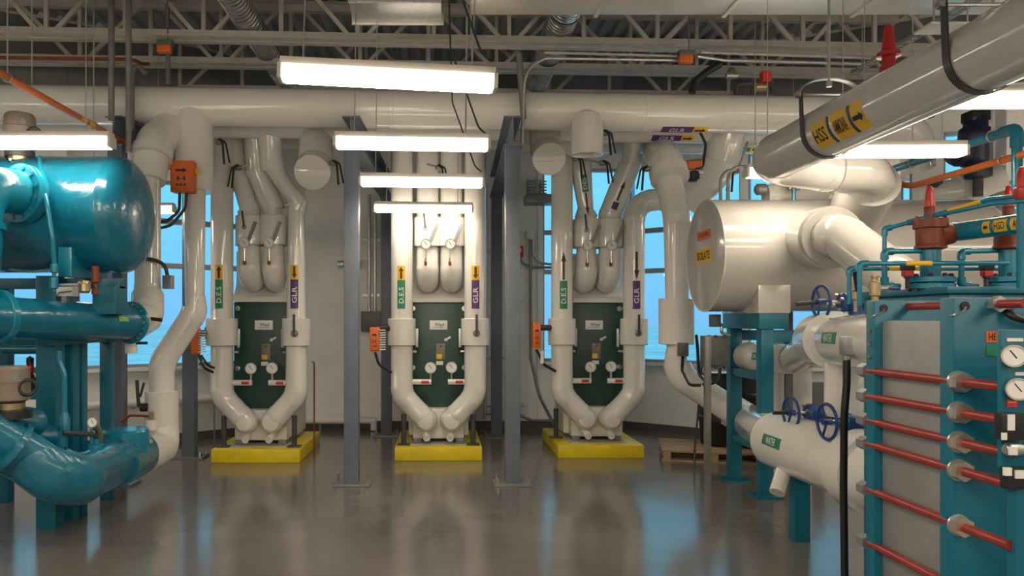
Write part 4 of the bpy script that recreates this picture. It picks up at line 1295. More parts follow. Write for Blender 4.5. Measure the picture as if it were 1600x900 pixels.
# ------------------------------------------------------------------ grey ammonia pipe on clevis hangers
GX, GZ, GR = 2.85, 3.14, .19
gp = T('ammonia_pipe', 'thick grey-white pipe running from top right into the room, yellow ammonia labels', 'pipe',
       tube([(GX, 1.6, GZ), (GX, 6.72, GZ), (3.42, 6.86, 3.09), (3.80, 6.90, 3.08), W(1336, 330, 7.6)], GR, .30, 36, 1.02), 'pvc_grey')
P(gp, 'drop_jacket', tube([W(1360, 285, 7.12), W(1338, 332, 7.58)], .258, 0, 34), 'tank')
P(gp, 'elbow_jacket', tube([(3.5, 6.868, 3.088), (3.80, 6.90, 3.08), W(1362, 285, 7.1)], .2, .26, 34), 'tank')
gn = V((-2.85, 0, -1.39))
go = V((GX, 5.534, GZ))
ga = V((0, -1, 0))
for u0, u1, tx in ((0, .205, 'HSS'), (.275, .475, 'AMMONIA'), (.525, .665, None)):
    lb = P(gp, 'pipe_label', patch(go, ga, gn, u0, u1, .20, GR), 'lab_yellow')
    if tx:
        P(lb, 'lettering', text(tx, go, ga, gn, (u1 - u0) * .80, .10, GR, (u0 + u1) / 2), 'ink')
    else:
        P(lb, 'arrow', arrow(go, ga, gn, .12, .07, GR, (u0 + u1) / 2), 'ink')
for u0 in (.215, .485):
    P(gp, 'label_band', patch(go, ga, gn, u0, u0 + .032, .20, GR), 'dark_steel')

def strap(path, y, w, th):
    """a flat strap following an XZ path, w wide along Y"""
    bm = bmesh.new()
    n = len(path)
    rows = []
    for i, (x, z) in enumerate(path):
        x0, z0 = path[max(0, i - 1)]
        x1, z1 = path[min(n - 1, i + 1)]
        dx, dz = x1 - x0, z1 - z0
        l = math.hypot(dx, dz)
        nx, nz = -dz / l * th, dx / l * th
        rows.append([bm.verts.new(p) for p in ((x, y - w / 2, z), (x, y + w / 2, z), (x + nx, y + w / 2, z + nz), (x + nx, y - w / 2, z + nz))])
    for a, b in zip(rows, rows[1:]):
        for k in range(4):
            bm.faces.new((a[k], a[(k + 1) % 4], b[(k + 1) % 4], b[k]))
    bm.faces.new(rows[0])
    bm.faces.new(rows[-1][::-1])
    return fin(bm, 40)
def clevis(y, label):
    R_ = GR + .004
    path = [(GX - R_ - .01, GZ + .30), (GX - R_ - .004, GZ + .1)] + [(GX - R_ * math.cos(u), GZ - R_ * math.sin(u)) for u in [PI * k / 16 for k in range(17)]] + [(GX + R_ + .004, GZ + .1), (GX + R_ + .01, GZ + .30)]
    r = T('clevis_hanger', label, 'pipe hanger', strap(path, y, .052, -.008), 'dark_steel', 'clevis hangers of the ammonia pipe')
    yk = [(GX - R_ - .022, GZ + .25)] + [(GX - (R_ + .022) * math.cos(u), GZ + .27 + .11 * math.sin(u)) for u in [PI * k / 14 for k in range(15)]] + [(GX + R_ + .022, GZ + .25)]
    P(r, 'yoke', strap(yk, y, .05, .008), 'galv')
    P(r, 'cross_bolt', cyl((GX - R_ - .06, y, GZ + .268), (GX + R_ + .06, y, GZ + .268), .011, 8), 'galv')
    for s in (-1, 1):
        P(r, 'nut', cyl((GX + s * (R_ + .02), y, GZ + .268), (GX + s * (R_ + .05), y, GZ + .268), .026, 6), 'galv')
    P(r, 'hanger_rod', cyl((GX, y, GZ + .33), (GX, y, 5.77), .010, 8), 'galv')
    P(r, 'rod_nut', cyl((GX, y, GZ + .325), (GX, y, GZ + .365), .022, 6), 'galv')
clevis(5.65, 'steel clevis hanger near the far end of the grey ammonia pipe')
clevis(4.04, 'steel clevis hanger at the near end of the grey ammonia pipe')
T('red_relief_valve', 'dark red pointed valve standing on the grey ammonia pipe', 'valve', lathe([(.055, 0), (.055, .05), (.04, .055), (.04, .11), (.07, .115), (.07, .14), (.045, .15), (.040, .18), (.026, .30), (.02, .31), (0, .315)], (GX + .02, 4.93, GZ + GR - .005), (0, 0, 1), 16), 'red')

# white fittings on top of the tank
fp = T('tank_fitting', 'cluster of white jacketed fittings on top of the white tank', 'pipe fitting', tube([W(1196, 305, 8.1), W(1300, 300, 8.1), W(1312, 320, 8.1)], .11, .1, 20), 'pvc')
P(fp, 'riser', cyl(W(1300, 285, 8.1), W(1300, 313, 8.1), .12, 20), 'pvc')
P(fp, 'riser', cyl(W(1210, 292, 8.1), W(1210, 313, 8.1), .10, 20), 'pvc')
P(fp, 'vent_cap', lathe([(.06, 0), (.06, .08), (.04, .1), (0, .1)], W(1195, 296, 8.0), (-1, 0, 0), 14), 'galv_dark')
vv = T('isolation_valve', 'small brass double valve standing on the white tank', 'valve', cyl(W(1240, 315, 7.85), W(1240, 290, 7.85), .022, 10), 'teal')
for px in (1234, 1246):
    P(vv, 'valve_body', lathe([(.018, -.06), (.03, -.05), (.03, .0), (.018, .02), (.018, .1), (.026, .11), (.026, .14), (0, .15)], W(px, 288, 7.85), (0, 0, 1), 10), 'brass')
P(vv, 'cross_tube', cyl(W(1230, 291, 7.85), W(1258, 287, 7.85), .016, 8), 'zinc')
cc = T('cable_loop', 'pair of thin grey conduits looping over the top of the white tank', 'conduit', tube([W(1126, 312, 8.0), W(1126, 280, 8.0), W(1134, 268, 8.0), W(1150, 264, 8.0)], .018, .1, 8), 'galv_dark')
P(cc, 'second_tube', tube([W(1137, 312, 8.0), W(1138, 275, 8.0), W(1146, 262, 8.0), W(1164, 260, 8.0)], .018, .1, 8), 'galv_dark')

# ------------------------------------------------------------------ white water manifolds
um = T('water_pipe', 'upper white water pipe passing behind the teal stand posts', 'pipe',
       tube([W(1172, 557, 8.25), W(1240, 562, 7.85), W(1284, 532, 6.0), W(1400, 536, 3.9)], .147, .26, 32, 1.05), 'pvc')
P(um, 'end_elbow', tube([W(1178, 557, 8.2), W(1164, 556, 8.38)], .150, 0, 28, cap='round'), 'pvc')
P(um, 'collar', tube([W(1283, 532, 5.92), W(1303, 532, 5.45)], .205, 0, 36), 'pvc')
P(um, 'valve_jacket', tube([W(1302, 532, 5.47), W(1400, 536, 4.0)], .168, 0, 36), 'pvc')
a, b = W(1302, 532, 5.47), W(1400, 536, 4.0)
n_ = V((-1, -.3, .12))
lb = P(um, 'pipe_label', patch(a, b - a, n_, .50, .92, .07, .168, .003), 'lab_green')
P(lb, 'lettering', text('WATER', a, b - a, n_, .26, .05, .168, .71, .006), 'inkw')
a, b = W(1172, 557, 8.25), W(1240, 562, 7.85)
lb = P(um, 'pipe_label', patch(a, b - a, (-.5, -1, .1), .03, .30, .075, .145, .003), 'lab_green')
P(lb, 'lettering', text('WATER', a, b - a, (-.5, -1, .1), .2, .05, .145, .165, .006), 'inkw')
P(um, 'riser', cyl(W(1318, 560, 5.4), W(1318, 650, 5.4), .125, 26), 'pvc')

lm = T('water_pipe', 'large lower white water manifold lying right of the teal stand', 'pipe',
       tube([(2.84, 6.48, .74), (2.84, 4.15, .74)], .238, 0, 40), 'pvc')
P(lm, 'end_dome', lathe([(.238, 0), (.225, .05), (.17, .10), (0, .13)], (2.84, 6.47, .74), (0, 1, 0), 36), 'pvc')
P(lm, 'flange_jacket', lathe([(.238, 0), (.275, .0), (.275, .22), (.238, .22)], (2.84, 4.98, .74), (0, 1, 0), 40), 'pvc')
n_ = V((-2.84, 0, .6))
lb = P(lm, 'pipe_label', patch((2.84, 6.24, .74), (0, -1, 0), n_, 0, .32, .085, .238, .003), 'lab_green')
P(lb, 'lettering', text('WATER', (2.84, 6.24, .74), (0, -1, 0), n_, .17, .055, .238, .16, .006), 'inkw')
P(lm, 'stub', cyl((2.72, 6.1, .56), (2.62, 6.0, .40), .06, 16), 'pvc')
for y in (6.1, 4.5):
    P(lm, 'pipe_stand', box(2.78, 2.90, y - .06, y + .06, 0, .52, .004), 'teal_flat')
# jacketed risers and wall pieces behind the manifold
for px, Y, w, lab in ((1212, 8.9, .15, 'white jacketed riser behind the right teal stand post'), (1250, 9.1, .13, 'white jacketed riser left of the blue gearbox')):
    c = W(px, 600, Y)
    T('water_riser', lab, 'pipe', tube([(c.x, c.y, 0), (c.x, c.y, 1.5)], w, 0, 24), 'pvc', None)
T('wall_post', 'slim grey steel post behind the white water pipes', 'post', box(*(lambda c: (c.x - .035, c.x + .035, c.y - .035, c.y + .035, 0, 2.0))(W(1232, 600, 8.6))), 'grey_box')
T('wall_box', 'flat grey box on legs behind the white water riser', 'box', box(*(lambda c: (c.x - .1, c.x + .1, c.y, c.y + .12, 0, c.z + .12))(W(1277, 612, 9.6)), .006), 'grey_box')

def handwheel(px, py, Y, r, label, ax=(-.995, -.06, .0), gx=.34, lever_on=None):
    c = W(px, py, Y)
    a = V(ax).normalized()
    g0 = c - a * gx
    vr = T('handwheel_valve', label, 'valve', lathe([(.0, 0), (.055, .0), (.07, .02), (.07, .05), (.058, .06), (.058, .17), (.07, .18), (.07, .20), (.035, .22), (.035, .30), (0, .31)], g0 + a * .22, -a, 20), 'blue', 'blue handwheel valves of the water pipes')
    w = P(vr, 'handwheel', torus(c, a, r, .0115, 40, 10), 'blue')
    P(w, 'hub', lathe([(.024, -.03), (.024, .03), (0, .03)], c, a, 14), 'blue')
    _, n, t = basis(a)
    for k in range(3):
        u = 2 * PI * k / 3 + .6
        d = n * math.cos(u) + t * math.sin(u)
        P(w, 'spoke', tube([c, c + d * r], .009, 0, 8), 'blue')
    P(vr, 'stem', cyl(c, g0 + a * .2, .014, 10), 'zinc')
    P(vr, 'mount_flange', lathe([(.05, 0), (.05, .25), (.075, .25), (.075, .28), (0, .28)], g0 + a * .10 + V((0, 0, -.26)), (0, 0, 1), 16), 'blue')
    for k in range(4):
        u = PI / 2 * k + .4
        P(vr, 'bolt', cyl(g0 + a * .225 + (n * math.cos(u) + t * math.sin(u)) * .055, g0 + a * .245 + (n * math.cos(u) + t * math.sin(u)) * .055, .011, 6), 'zinc')
    if lever_on:
        P(vr, 'crank_handle', tube([c + n * 0, c + V(lever_on)], .016, 0, 8), 'blackp')
    return vr
handwheel(1283, 472, 5.55, .118, 'blue handwheel valve on the upper white water pipe', gx=.36, lever_on=(-.17, .02, -.015))
handwheel(1236, 645, 6.0, .122, 'blue handwheel valve on the lower manifold, nearer the teal stand', gx=.34, lever_on=(-.14, 0, 0))
handwheel(1292, 659, 5.3, .122, 'blue handwheel valve on the lower manifold, beside the black hose', gx=.32)
hs = T('sensor_cable', 'thick black hose hanging from a grey sensor on the water pipe', 'cable', tube([W(1323, 556, 4.25), W(1323, 600, 4.25), W(1319, 650, 4.25), W(1318, 760, 4.3), W(1321, 985, 4.32)], .020, .5, 10), 'black')
c = W(1322, 540, 4.25)
P(hs, 'sensor_body', box(c.x - .025, c.x + .03, c.y - .03, c.y + .03, c.z - .055, c.z + .05, .006), 'galv')
P(hs, 'gland', cyl(W(1322, 552, 4.25), W(1323, 562, 4.25), .024, 12), 'galv')
P(hs, 'screw', cyl(c + V((.03, 0, .02)), c + V((.065, 0, .025)), .010, 8), 'blackp')

# ================================================================== THE TEAL PLATE-AND-FRAME EXCHANGER, NEAR RIGHT
HXX = 2.0
ph = E('plate_and_frame_exchanger', 'near teal plate-and-frame exchanger with red tie rods', 'heat exchanger', (2.4, 3.3, 0))
P(ph, 'front_plate', box(HXX, 2.80, 3.0, 3.085, .05, 1.838, .006), 'teal_flat')
P(ph, 'back_plate', box(HXX, 2.80, 3.55, 3.62, .05, 1.84, .006), 'teal_flat')
# the pack: every gasketed plate its own
for i in range(22):
    y0 = 3.092 + i * .0207
    dx = .004 if i % 2 else 0
    P(ph, 'plate', box(2.045 + dx, 2.74, y0, y0 + .0195, .22, 1.748 - (.004 if i % 3 == 0 else 0)), 'plates')
P(ph, 'pack_cover', box(2.035, 2.045, 3.09, 3.545, .20, 1.745, .002), 'plates')
rz = [1.51, 1.39, 1.275, 1.165, .95, .70, .45]
for z in rz:
    rd = P(ph, 'tie_rod', cyl((2.015, 2.72, z), (2.015, 3.70, z), .0185, 14), 'rod')
    P(rd, 'nut', lathe([(.040, 0), (.040, .042)], (2.015, 2.955, z), (0, 1, 0), 6), 'zinc')
    P(rd, 'washer', lathe([(.043, 0), (.043, .010)], (2.015, 2.990, z), (0, 1, 0), 18), 'galv')
    P(rd, 'nut', lathe([(.034, 0), (.034, .06)], (2.015, 3.622, z), (0, 1, 0), 6), 'galv')
for x in (2.158, 2.56):
    rd = P(ph, 'tie_rod', cyl((x, 2.84, 1.812), (x, 3.70, 1.812), .0175, 14), 'rod')
    P(rd, 'nut', lathe([(.032, 0), (.032, .035)], (x, 2.965, 1.812), (0, 1, 0), 6), 'galv')
for y, nm in ((2.998, 'near'), (3.548, 'far')):
    P(ph, 'lifting_eye', lathe([(.017, 0), (.017, .006), (0, .006)], (HXX + .042, y, 1.805), (0, -1, 0), 16), 'ink')
    P(ph, 'lifting_wire', tube([(HXX - .006, y + .01, 1.765), (HXX - .004, y - .008, 1.77), (HXX + .03, y - .010, 1.785), (HXX + .042, y - .008, 1.80)], .004, .01, 6), 'galv')
P(ph, 'carrying_block', box(2.105, 2.155, 3.10, 3.16, 1.75, 1.83, .004), 'brass')
for z in (1.7, 1.64, 1.58):
    P(ph, 'stud', cyl((1.99, 3.58, z), (2.01, 3.58, z), .010, 8), 'galv_dark')
lb = P(ph, 'orange_sticker', box(2.126, 2.168, 2.996, 3.001, 1.663, 1.706), 'lab_orange')
P(lb, 'lettering', text('HE', (2.1475, 2.995, 1.685), (1, 0, 0), (0, -1, 0), .030, .028, eps=.002), 'ink')
P(ph, 'green_sticker', box(2.126, 2.168, 2.996, 3.001, 1.610, 1.650), 'lab_green')
P(ph, 'foot', box(2.02, 2.8, 2.98, 3.1, 0, .06), 'teal_flat')
P(ph, 'foot', box(2.02, 2.8, 3.53, 3.64, 0, .06), 'teal_flat')
P(ph, 'handle_lever', tube([(2.195, 2.985, 1.785), (2.20, 2.96, 1.765), (2.26, 2.95, 1.745), (2.40, 2.95, 1.745)], .016, .03, 10), 'blackp')
P(ph, 'handle_knob', lathe([(.0, 0), (.016, .006), (.016, .02), (0, .03)], (2.197, 2.975, 1.79), (0, -.5, 1), 12), 'galv')

gpn = E('gauge_panel', 'teal gauge panel at the right edge, in front of the exchanger', 'panel', (2.15, 2.69, 0))
P(gpn, 'panel_plate', box(1.965, 2.42, 2.685, 2.70, 1.235, 1.716, .003), 'teal_flat')
P(gpn, 'panel_edge', box(1.954, 1.970, 2.681, 2.702, 1.235, 1.716, .002), 'teal_flat')
P(gpn, 'panel_leg', box(2.30, 2.38, 2.70, 2.74, 0, 1.3), 'teal_flat')
P(gpn, 'panel_leg', box(2.02, 2.06, 2.702, 2.745, 0, 1.3), 'teal_flat')
for gx, gz in ((1.973, 1.626), (2.060, 1.632), (1.989, 1.511), (2.078, 1.516)):
    gauge(gpn, (gx, 2.645, gz), (-.42, -1, .05), .0385, depth=.035)
for gx, gz in ((1.995, 1.624), (2.012, 1.509)):
    P(gpn, 'gauge_socket', cyl((gx + .01, 2.69, gz), (gx, 2.668, gz), .034, 18), 'zinc')
for x0, z in ((1.975, 1.681), (2.005, 1.562)):
    P(gpn, 'label_strip', box(x0, x0 + .055, 2.680, 2.686, z - .006, z + .006), 'face')
lb = P(gpn, 'red_sticker', box(1.972, 2.010, 2.679, 2.686, 1.446, 1.472), 'lab_red')
P(lb, 'lettering', text('DANGER', (1.991, 2.679, 1.464), (1, 0, 0), (0, -1, 0), .030, .007, eps=.001), 'inkw')
pt = P(gpn, 'pressure_switch', box(1.930, 2.025, 2.645, 2.685, 1.335, 1.428, .004), 'blackp')
P(pt, 'white_tag', box(1.948, 1.972, 2.641, 2.646, 1.370, 1.425), 'face')
P(pt, 'white_tag', box(1.928, 1.946, 2.642, 2.647, 1.337, 1.362), 'face')
P(gpn, 'connector', lathe([(.016, 0), (.024, .01), (.024, .05), (.018, .06), (.018, .09), (0, .09)], (1.95, 2.66, 1.302), (1, 0, 0), 12), 'galv')
P(gpn, 'white_tag', box(1.945, 1.975, 2.632, 2.636, 1.287, 1.315), 'face')
pt = P(gpn, 'pressure_switch', box(1.95, 2.045, 2.645, 2.685, 1.165, 1.240, .004), 'blackp')
P(pt, 'white_tag', box(1.934, 1.958, 2.636, 2.648, 1.215, 1.243), 'face')
P(pt, 'white_tag', box(1.972, 2.002, 2.638, 2.646, 1.205, 1.233), 'face')

# ------------------------------------------------------------------ teal skid behind it with ammonia valves on top
VYY = 4.0
sk = T('equipment_skid', 'teal steel box of the ammonia valves behind the plate-and-frame exchanger', 'skid', box(2.50, 4.6, 3.78, 4.55, 0, 1.912, .008), 'teal_flat')
P(sk, 'top_lip', box(2.47, 4.62, 3.75, 4.58, 1.88, 1.915, .006), 'teal_flat')
def ammonia_valve(px, Y, label, cap=True, gap=False):
    k = Y / F
    c = W(px, 455, Y)
    r = T('ammonia_valve', label, 'valve', lathe([(.048, 0), (.048, .21), (.052, .215), (.052, .235), (.048, .24)], (c.x, Y, 1.93), (0, 0, 1), 24), 'teal', 'rust brown ammonia valves on teal stubs')
    for z in (1.912, 1.945):
        f = P(r, 'flange', lathe([(.108, 0), (.112, .003), (.112, .025), (.108, .028)], (c.x, Y, z), (0, 0, 1), 32), 'teal')
    for q in range(8):
        u = PI / 4 * q + .2
        P(r, 'bolt', lathe([(.013, 0), (.013, .085), (.009, .09)], (c.x + .09 * math.cos(u), Y + .09 * math.sin(u), 1.90), (0, 0, 1), 6), 'blackp')
    zb = W(px, 388, Y).z
    P(r, 'valve_body', lathe([(.050, -.01), (.075, .0), (.075, .01), (.068, .02), (.070, .10), (.082, .105), (.082, .150), (.060, .155), (.0, .16)], (c.x, Y, zb), (0, 0, 1), 24), 'rust')
    P(r, 'bonnet', lathe([(.030, 0), (.026, .025), (.026, .055), (.028, .06)], (c.x - .005, Y, zb + .155), (0, 0, 1), 18), 'rust')
    P(r, 'seal_cap', lathe([(.025, 0), (.026, .01), (.024, .03), (.019, .075), (.014, .105), (.008, .112), (0, .113)], (c.x - .005, Y, zb + .212), (0, 0, 1), 18), 'red')
    P(r, 'outlet', lathe([(.066, 0), (.062, .04), (.052, .085)], (c.x + .03, Y, zb + .075), (1, 0, 0), 24), 'rust')
    for q in range(6):
        u = PI / 3 * q
        P(r, 'bonnet_bolt', cyl((c.x + .070 * math.cos(u), Y + .070 * math.sin(u), zb + .145), (c.x + .070 * math.cos(u), Y + .070 * math.sin(u), zb + .166), .009, 6), 'rust')
    return r
ammonia_valve(1454, 4.0, 'rust brown ammonia valve with a red cap, left of the two')
ammonia_valve(1577, 3.98, 'rust brown ammonia valve with a red cap, right of the two')
a, b = W(1492, 362, 4.0), W(1700, 335, 3.35)
ap = T('ammonia_line', 'teal ammonia line with yellow labels leaving the left rust brown valve', 'pipe', tube([W(1487, 362, 4.0), W(1500, 362, 3.98), b], .048, .1, 24), 'teal')
P(ap, 'reducer', lathe([(.036, 0), (.048, .05)], W(1484, 362, 4.0), (1, 0, 0), 20), 'teal')
a = W(1500, 362, 3.98)
ad = (b - a)
an = V((-.2, -1, -.02))
ul_ = ad.length / (1700 - 1500) 
for p0_, p1_, tx in ((1547, 1558, None), (1564, 1585, 'HSD'), (1591, 1640, 'AMMONIA')):
    # positions along the line
    def along_at(px):
        lo, hi = 0.0, ad.length
        for _ in range(40):
            m = (lo + hi) / 2
            p = a + ad.normalized() * m
            if 690 + p.x * F / p.y < px: lo = m
            else: hi = m
        return lo
    u0, u1 = along_at(p0_), along_at(p1_)
    lb = P(ap, 'pipe_label', patch(a, ad, an, u0, u1, .060, .048, .002), 'lab_yellow')
    if tx:
        P(lb, 'lettering', text(tx, a, ad, an, (u1 - u0) * .8, .034, .048, (u0 + u1) / 2, .004), 'ink')
    else:
        P(lb, 'arrow', arrow(a, ad, an, (u1 - u0) * .7, .03, .048, (u0 + u1) / 2, .004, True), 'ink')

def small(pts, label, r=.0115, Y=4.0, bend=.03, parts=(), name='teal_tube', m='teal', labels=()):
    w = [W(*(p if len(p) == 3 else (*p, Y))) for p in pts]
    ob = T(name, label, 'tube', tube(w, r, bend, 10), m)
    for k in range(1, len(w) - 1):
        d0, d1 = (w[k - 1] - w[k]).normalized(), (w[k + 1] - w[k]).normalized()
        if d0.angle(d1) < 2.6:
            P(ob, 'elbow', tube([w[k] + d0 * r * 3.2, w[k], w[k] + d1 * r * 3.2], r * 1.5, r * 1.6, 10), m)
    for i, px0, px1 in labels:
        a_, b_ = w[i], w[i + 1]
        f0 = (px0 - pts[i][0]) / (pts[i + 1][0] - pts[i][0])
        f1 = (px1 - pts[i][0]) / (pts[i + 1][0] - pts[i][0])
        P(ob, 'sticker', patch(a_, b_ - a_, (0, -1, .15), (b_ - a_).length * f0, (b_ - a_).length * f1, r * 2.2, r, .0015), 'lab_yellow')
    return ob
small([(1343, 478, 3.85), (1343, 412, 3.85), (1575, 411, 3.85)], 'long teal tube in front of the ammonia valve stubs', .0120, labels=((1, 1414, 1455),))
small([(1327, 475, 4.15), (1327, 420, 4.15), (1610, 420, 4.15)], 'long teal tube passing behind the ammonia valve stubs', .0115, labels=((1, 1388, 1440),))
small([(1382, 420, 4.1), (1382, 358, 4.1), (1430, 345, 4.05), (1547, 311, 3.7), (1640, 302, 3.5)], 'teal tube rising from an elbow past the left red cap', .0110, labels=((1, 1420, 1430), (2, 1485, 1535)))
small([(1458, 338, 3.95), (1550, 318, 3.68), (1640, 311, 3.5)], 'lower teal tube of the pair slanting to the right edge', .0105, 4.0)
small([(1406, 447, 4.0), (1382, 446, 4.0), (1382, 393, 4.0), (1442, 392, 4.0)], 'teal tube looping from the left valve stub to a solenoid', .0135)
small([(1528, 447, 4.0), (1502, 446, 4.0), (1502, 393, 4.0), (1565, 391, 4.0)], 'teal tube looping from the right valve stub to a solenoid', .0135)
def solenoid(px, label):
    c = W(px, 452, 4.0)
    r = T('solenoid_valve', label, 'valve', lathe([(.012, 0), (.012, .05), (.02, .055), (.02, .07)], (c.x, 3.95, 1.912), (0, 0, 1), 10), 'blackp', 'small solenoid valves on the teal skid')
    P(r, 'coil', box(c.x - .022, c.x + .022, 3.93, 3.97, 1.975, 2.005, .003), 'lab_red')
    P(r, 'coil_cap', box(c.x - .026, c.x + .026, 3.925, 3.975, 2.004, 2.045, .004), 'blackp')
solenoid(1409, 'black solenoid valve left of the left teal stub')
solenoid(1531, 'black solenoid valve left of the right teal stub')
vv = T('vent_valve', 'small brass vent valve on the far corner of the plate exchanger', 'valve', lathe([(.016, 0), (.016, .02), (.025, .025), (.025, .085), (.014, .09), (.014, .105), (.018, .11), (.018, .118), (0, .118)], W(1367, 470, 3.58), (0, 0, 1), 14), 'brass')
P(vv, 'side_port', cyl(W(1366, 450, 3.58), W(1386, 450, 3.58), .013, 10), 'galv')
P(vv, 'blue_tube', cyl(W(1385, 450, 3.6), W(1404, 451, 3.8), .010, 8), 'blue')
c = W(1337, 470, 4.3)
vv = T('vent_valve', 'small rust valve with a black lever among the left teal tubes', 'valve', lathe([(.012, -.06), (.012, 0), (.020, .01), (.020, .05), (.012, .06), (0, .06)], c, (0, 0, 1), 12), 'brass')
P(vv, 'lever_handle', bar(c + V((0, -.02, .055)), c + V((-.02, -.025, .16)), .022, .008), 'blackp')

rc = T('red_seal_cap', 'dark red seal cap on a teal riser at the far right edge', 'valve', lathe([(.030, -.02), (.036, .005), (.036, .03), (.024, .04), (.022, .10), (.014, .13), (0, .135)], W(1597, 305, 3.6), (0, 0, 1), 16), 'red')
P(rc, 'riser', cyl(W(1597, 450, 3.62), W(1597, 318, 3.6), .022, 12), 'teal')
# depth-running pipes at the right
tp = T('teal_pipe', 'teal pipe running back under the lamps on the far right, with a drop', 'pipe',
       tube([W(1392, 266, 7.9), (4.6, 7.80, 3.285), (4.6, 6.14, 3.285), (4.6, 6.14, 2.62), (4.6, 5.8, 2.55)], .038, .06, 14), 'teal')
P(tp, 'elbow', tube([(4.6, 6.30, 3.285), (4.6, 6.14, 3.285), (4.6, 6.14, 3.13)], .048, .06, 14), 'teal')
P(tp, 'second_drop', cyl((4.66, 6.10, 2.58), (4.66, 6.10, 3.05), .022, 10), 'teal')
P(tp, 'sticker', patch((4.6, 6.95, 3.285), (0, -1, 0), (-1, -.2, -.2), 0, .14, .06, .038, .002), 'lab_yellow')
for y in (6.42, 7.5):
    P(tp, 'pipe_clamp', torus((4.6, y, 3.285), (0, 1, 0), .044, .008, 16, 6), 'zinc')
    P(tp, 'hanger_rod', cyl((4.6, y, 3.33), (4.6, y, 5.77), .006, 6), 'galv')
op = T('orange_pipe', 'orange pipe running back on the far right, crossing the window', 'pipe', tube([(4.6, 4.6, 3.06), (4.6, 7.5, 3.06), W(1392, 287, 7.7)], .030, .12, 12), 'orange_pipe')
P(op, 'pipe_clamp', torus((4.6, 6.30, 3.06), (0, 1, 0), .036, .007, 16, 6), 'zinc')
P(op, 'hanger_rod', cyl((4.63, 6.30, 3.09), (4.63, 6.30, 5.77), .005, 6), 'galv')

# far right: jacketed valve, dark actuator, white pipes by the window
c = W(1521, 262, 8.5)
dk = T('wrapped_actuator', 'dark navy wrapped actuator in front of the far right window', 'actuator', lathe([(.06, 0), (.13, .02), (.15, .10), (.14, .26), (.165, .30), (.16, .42), (.12, .45), (.12, .53), (.10, .57), (0, .58)], c, (.05, 0, 1), 14, 60), 'navy')
P(dk, 'side_housing', lathe([(.0, 0), (.10, .02), (.14, .10), (.14, .22), (.10, .26), (0, .27)], c + V((-.06, -.05, .22)), (-.75, 0, -.35), 14, 60), 'navy')
P(dk, 'lower_housing', box(c.x - .05, c.x + .14, c.y - .12, c.y + .10, c.z - .12, c.z + .05, .03), 'navy')
P(dk, 'top_box', box(c.x - .08, c.x + .13, c.y - .10, c.y + .10, c.z + .50, c.z + .62, .02), 'black')
P(dk, 'yoke', cyl(c + V((.05, 0, -.32)), c + V((.05, 0, -.1)), .05, 14), 'dark_steel')
wp = T('water_riser', 'white jacketed cross pipe above the right end of the white tank', 'pipe', tube([W(1432, 308, 8.9), W(1500, 300, 8.75), W(1560, 278, 8.75)], .155, .3, 26, 1.04), 'pvc')
P(wp, 'collar', tube([W(1496, 300, 8.76), W(1508, 298, 8.75)], .19, 0, 26), 'pvc')
P(wp, 'leg', cyl(W(1503, 310, 8.75), W(1503, 345, 8.5), .10, 20), 'pvc')
P(wp, 'wrapped_joint', lathe([(.0, 0), (.05, .02), (.06, .1), (.02, .16), (0, .17)], W(1448, 287, 8.72), (1, -.2, .1), 10), 'dark_steel')
T('wall_pipe', 'thin grey pipe running to the right wall under the far right window', 'pipe', tube([W(1540, 290, 8.8), W(1640, 288, 8.8)], .05, 0, 14), 'galv')
el = T('insulated_pipe', 'pale jacketed elbow under the right end of the largest header', 'pipe', tube([W(1380, 195, 8.8), W(1425, 205, 8.85), W(1432, 262, 9.0)], .20, .28, 28, 1.03), 'pvc')
P(el, 'dark_knob', lathe([(.05, 0), (.075, .02), (.075, .06), (.04, .08), (0, .08)], W(1449, 176, 8.6), (0, -1, 0), 16), 'dark_steel')

# ================================================================== WALL FITTINGS AND CONDUITS
hp_ = lambda px, py, Y: W(px, py, Y)
xb = E('electrical_box', 'grey electrical box on the back wall with conduits above it', 'box', (-.95, 12.38, 1.6))
c = W(581, 502, 12.3)
P(xb, 'box_body', box(c.x - .17, c.x + .17, 12.24, 12.385, c.z - .16, c.z + .16, .008), 'grey_box')
P(xb, 'box_cover', box(c.x - .155, c.x + .155, 12.225, 12.245, c.z - .145, c.z + .145, .004), 'grey_box')
for px in (577, 586):
    P(xb, 'conduit', tube([W(px, 488, 12.33), W(px, 316 if px == 586 else 304, 12.33)], .028, 0, 10), 'galv')
for py in (375, 461):
    P(xb, 'strut', box(*(lambda q: (q.x - .15, q.x + .12, 12.36, 12.385, q.z - .02, q.z + .02))(W(581, py, 12.35))), 'galv')
el = T('emergency_light', 'small white emergency light with a green lamp on the back wall', 'lamp', box(*(lambda q: (q.x - .2, q.x + .2, 12.30, 12.40, q.z - .075, q.z + .075))(W(546, 413, 12.3)), .03, ), 'white')
for px in (533, 559):
    P(el, 'lamp_head', lathe([(.06, 0), (.055, .05), (.04, .06), (0, .06)], W(px, 413, 12.32), (0, -1, 0), 18), 'galv')
P(el, 'green_lamp', lathe([(.012, 0), (.012, .01), (0, .012)], W(541, 417, 12.29), (0, -1, 0), 10), 'led')
bp = T('baseboard_pipe', 'white pipe along the foot of the back wall, left of the middle rack', 'pipe', tube([W(478, 657, 12.2), W(588, 657, 12.2)], .055, 0, 16), 'white')
P(bp, 'valve', cyl(W(584, 658, 12.1), W(584, 672, 12.1), .05, 14), 'white')
for px in (500, 560):
    P(bp, 'pipe_stand', box(*(lambda q: (q.x - .02, q.x + .02, 12.18, 12.22, 0, q.z))(W(px, 660, 12.2))), 'galv_dark')
a, b = PTS[1], PTS[2]
d = (b - a).normalized()
o = V((d.y, -d.x, 0)) * .10
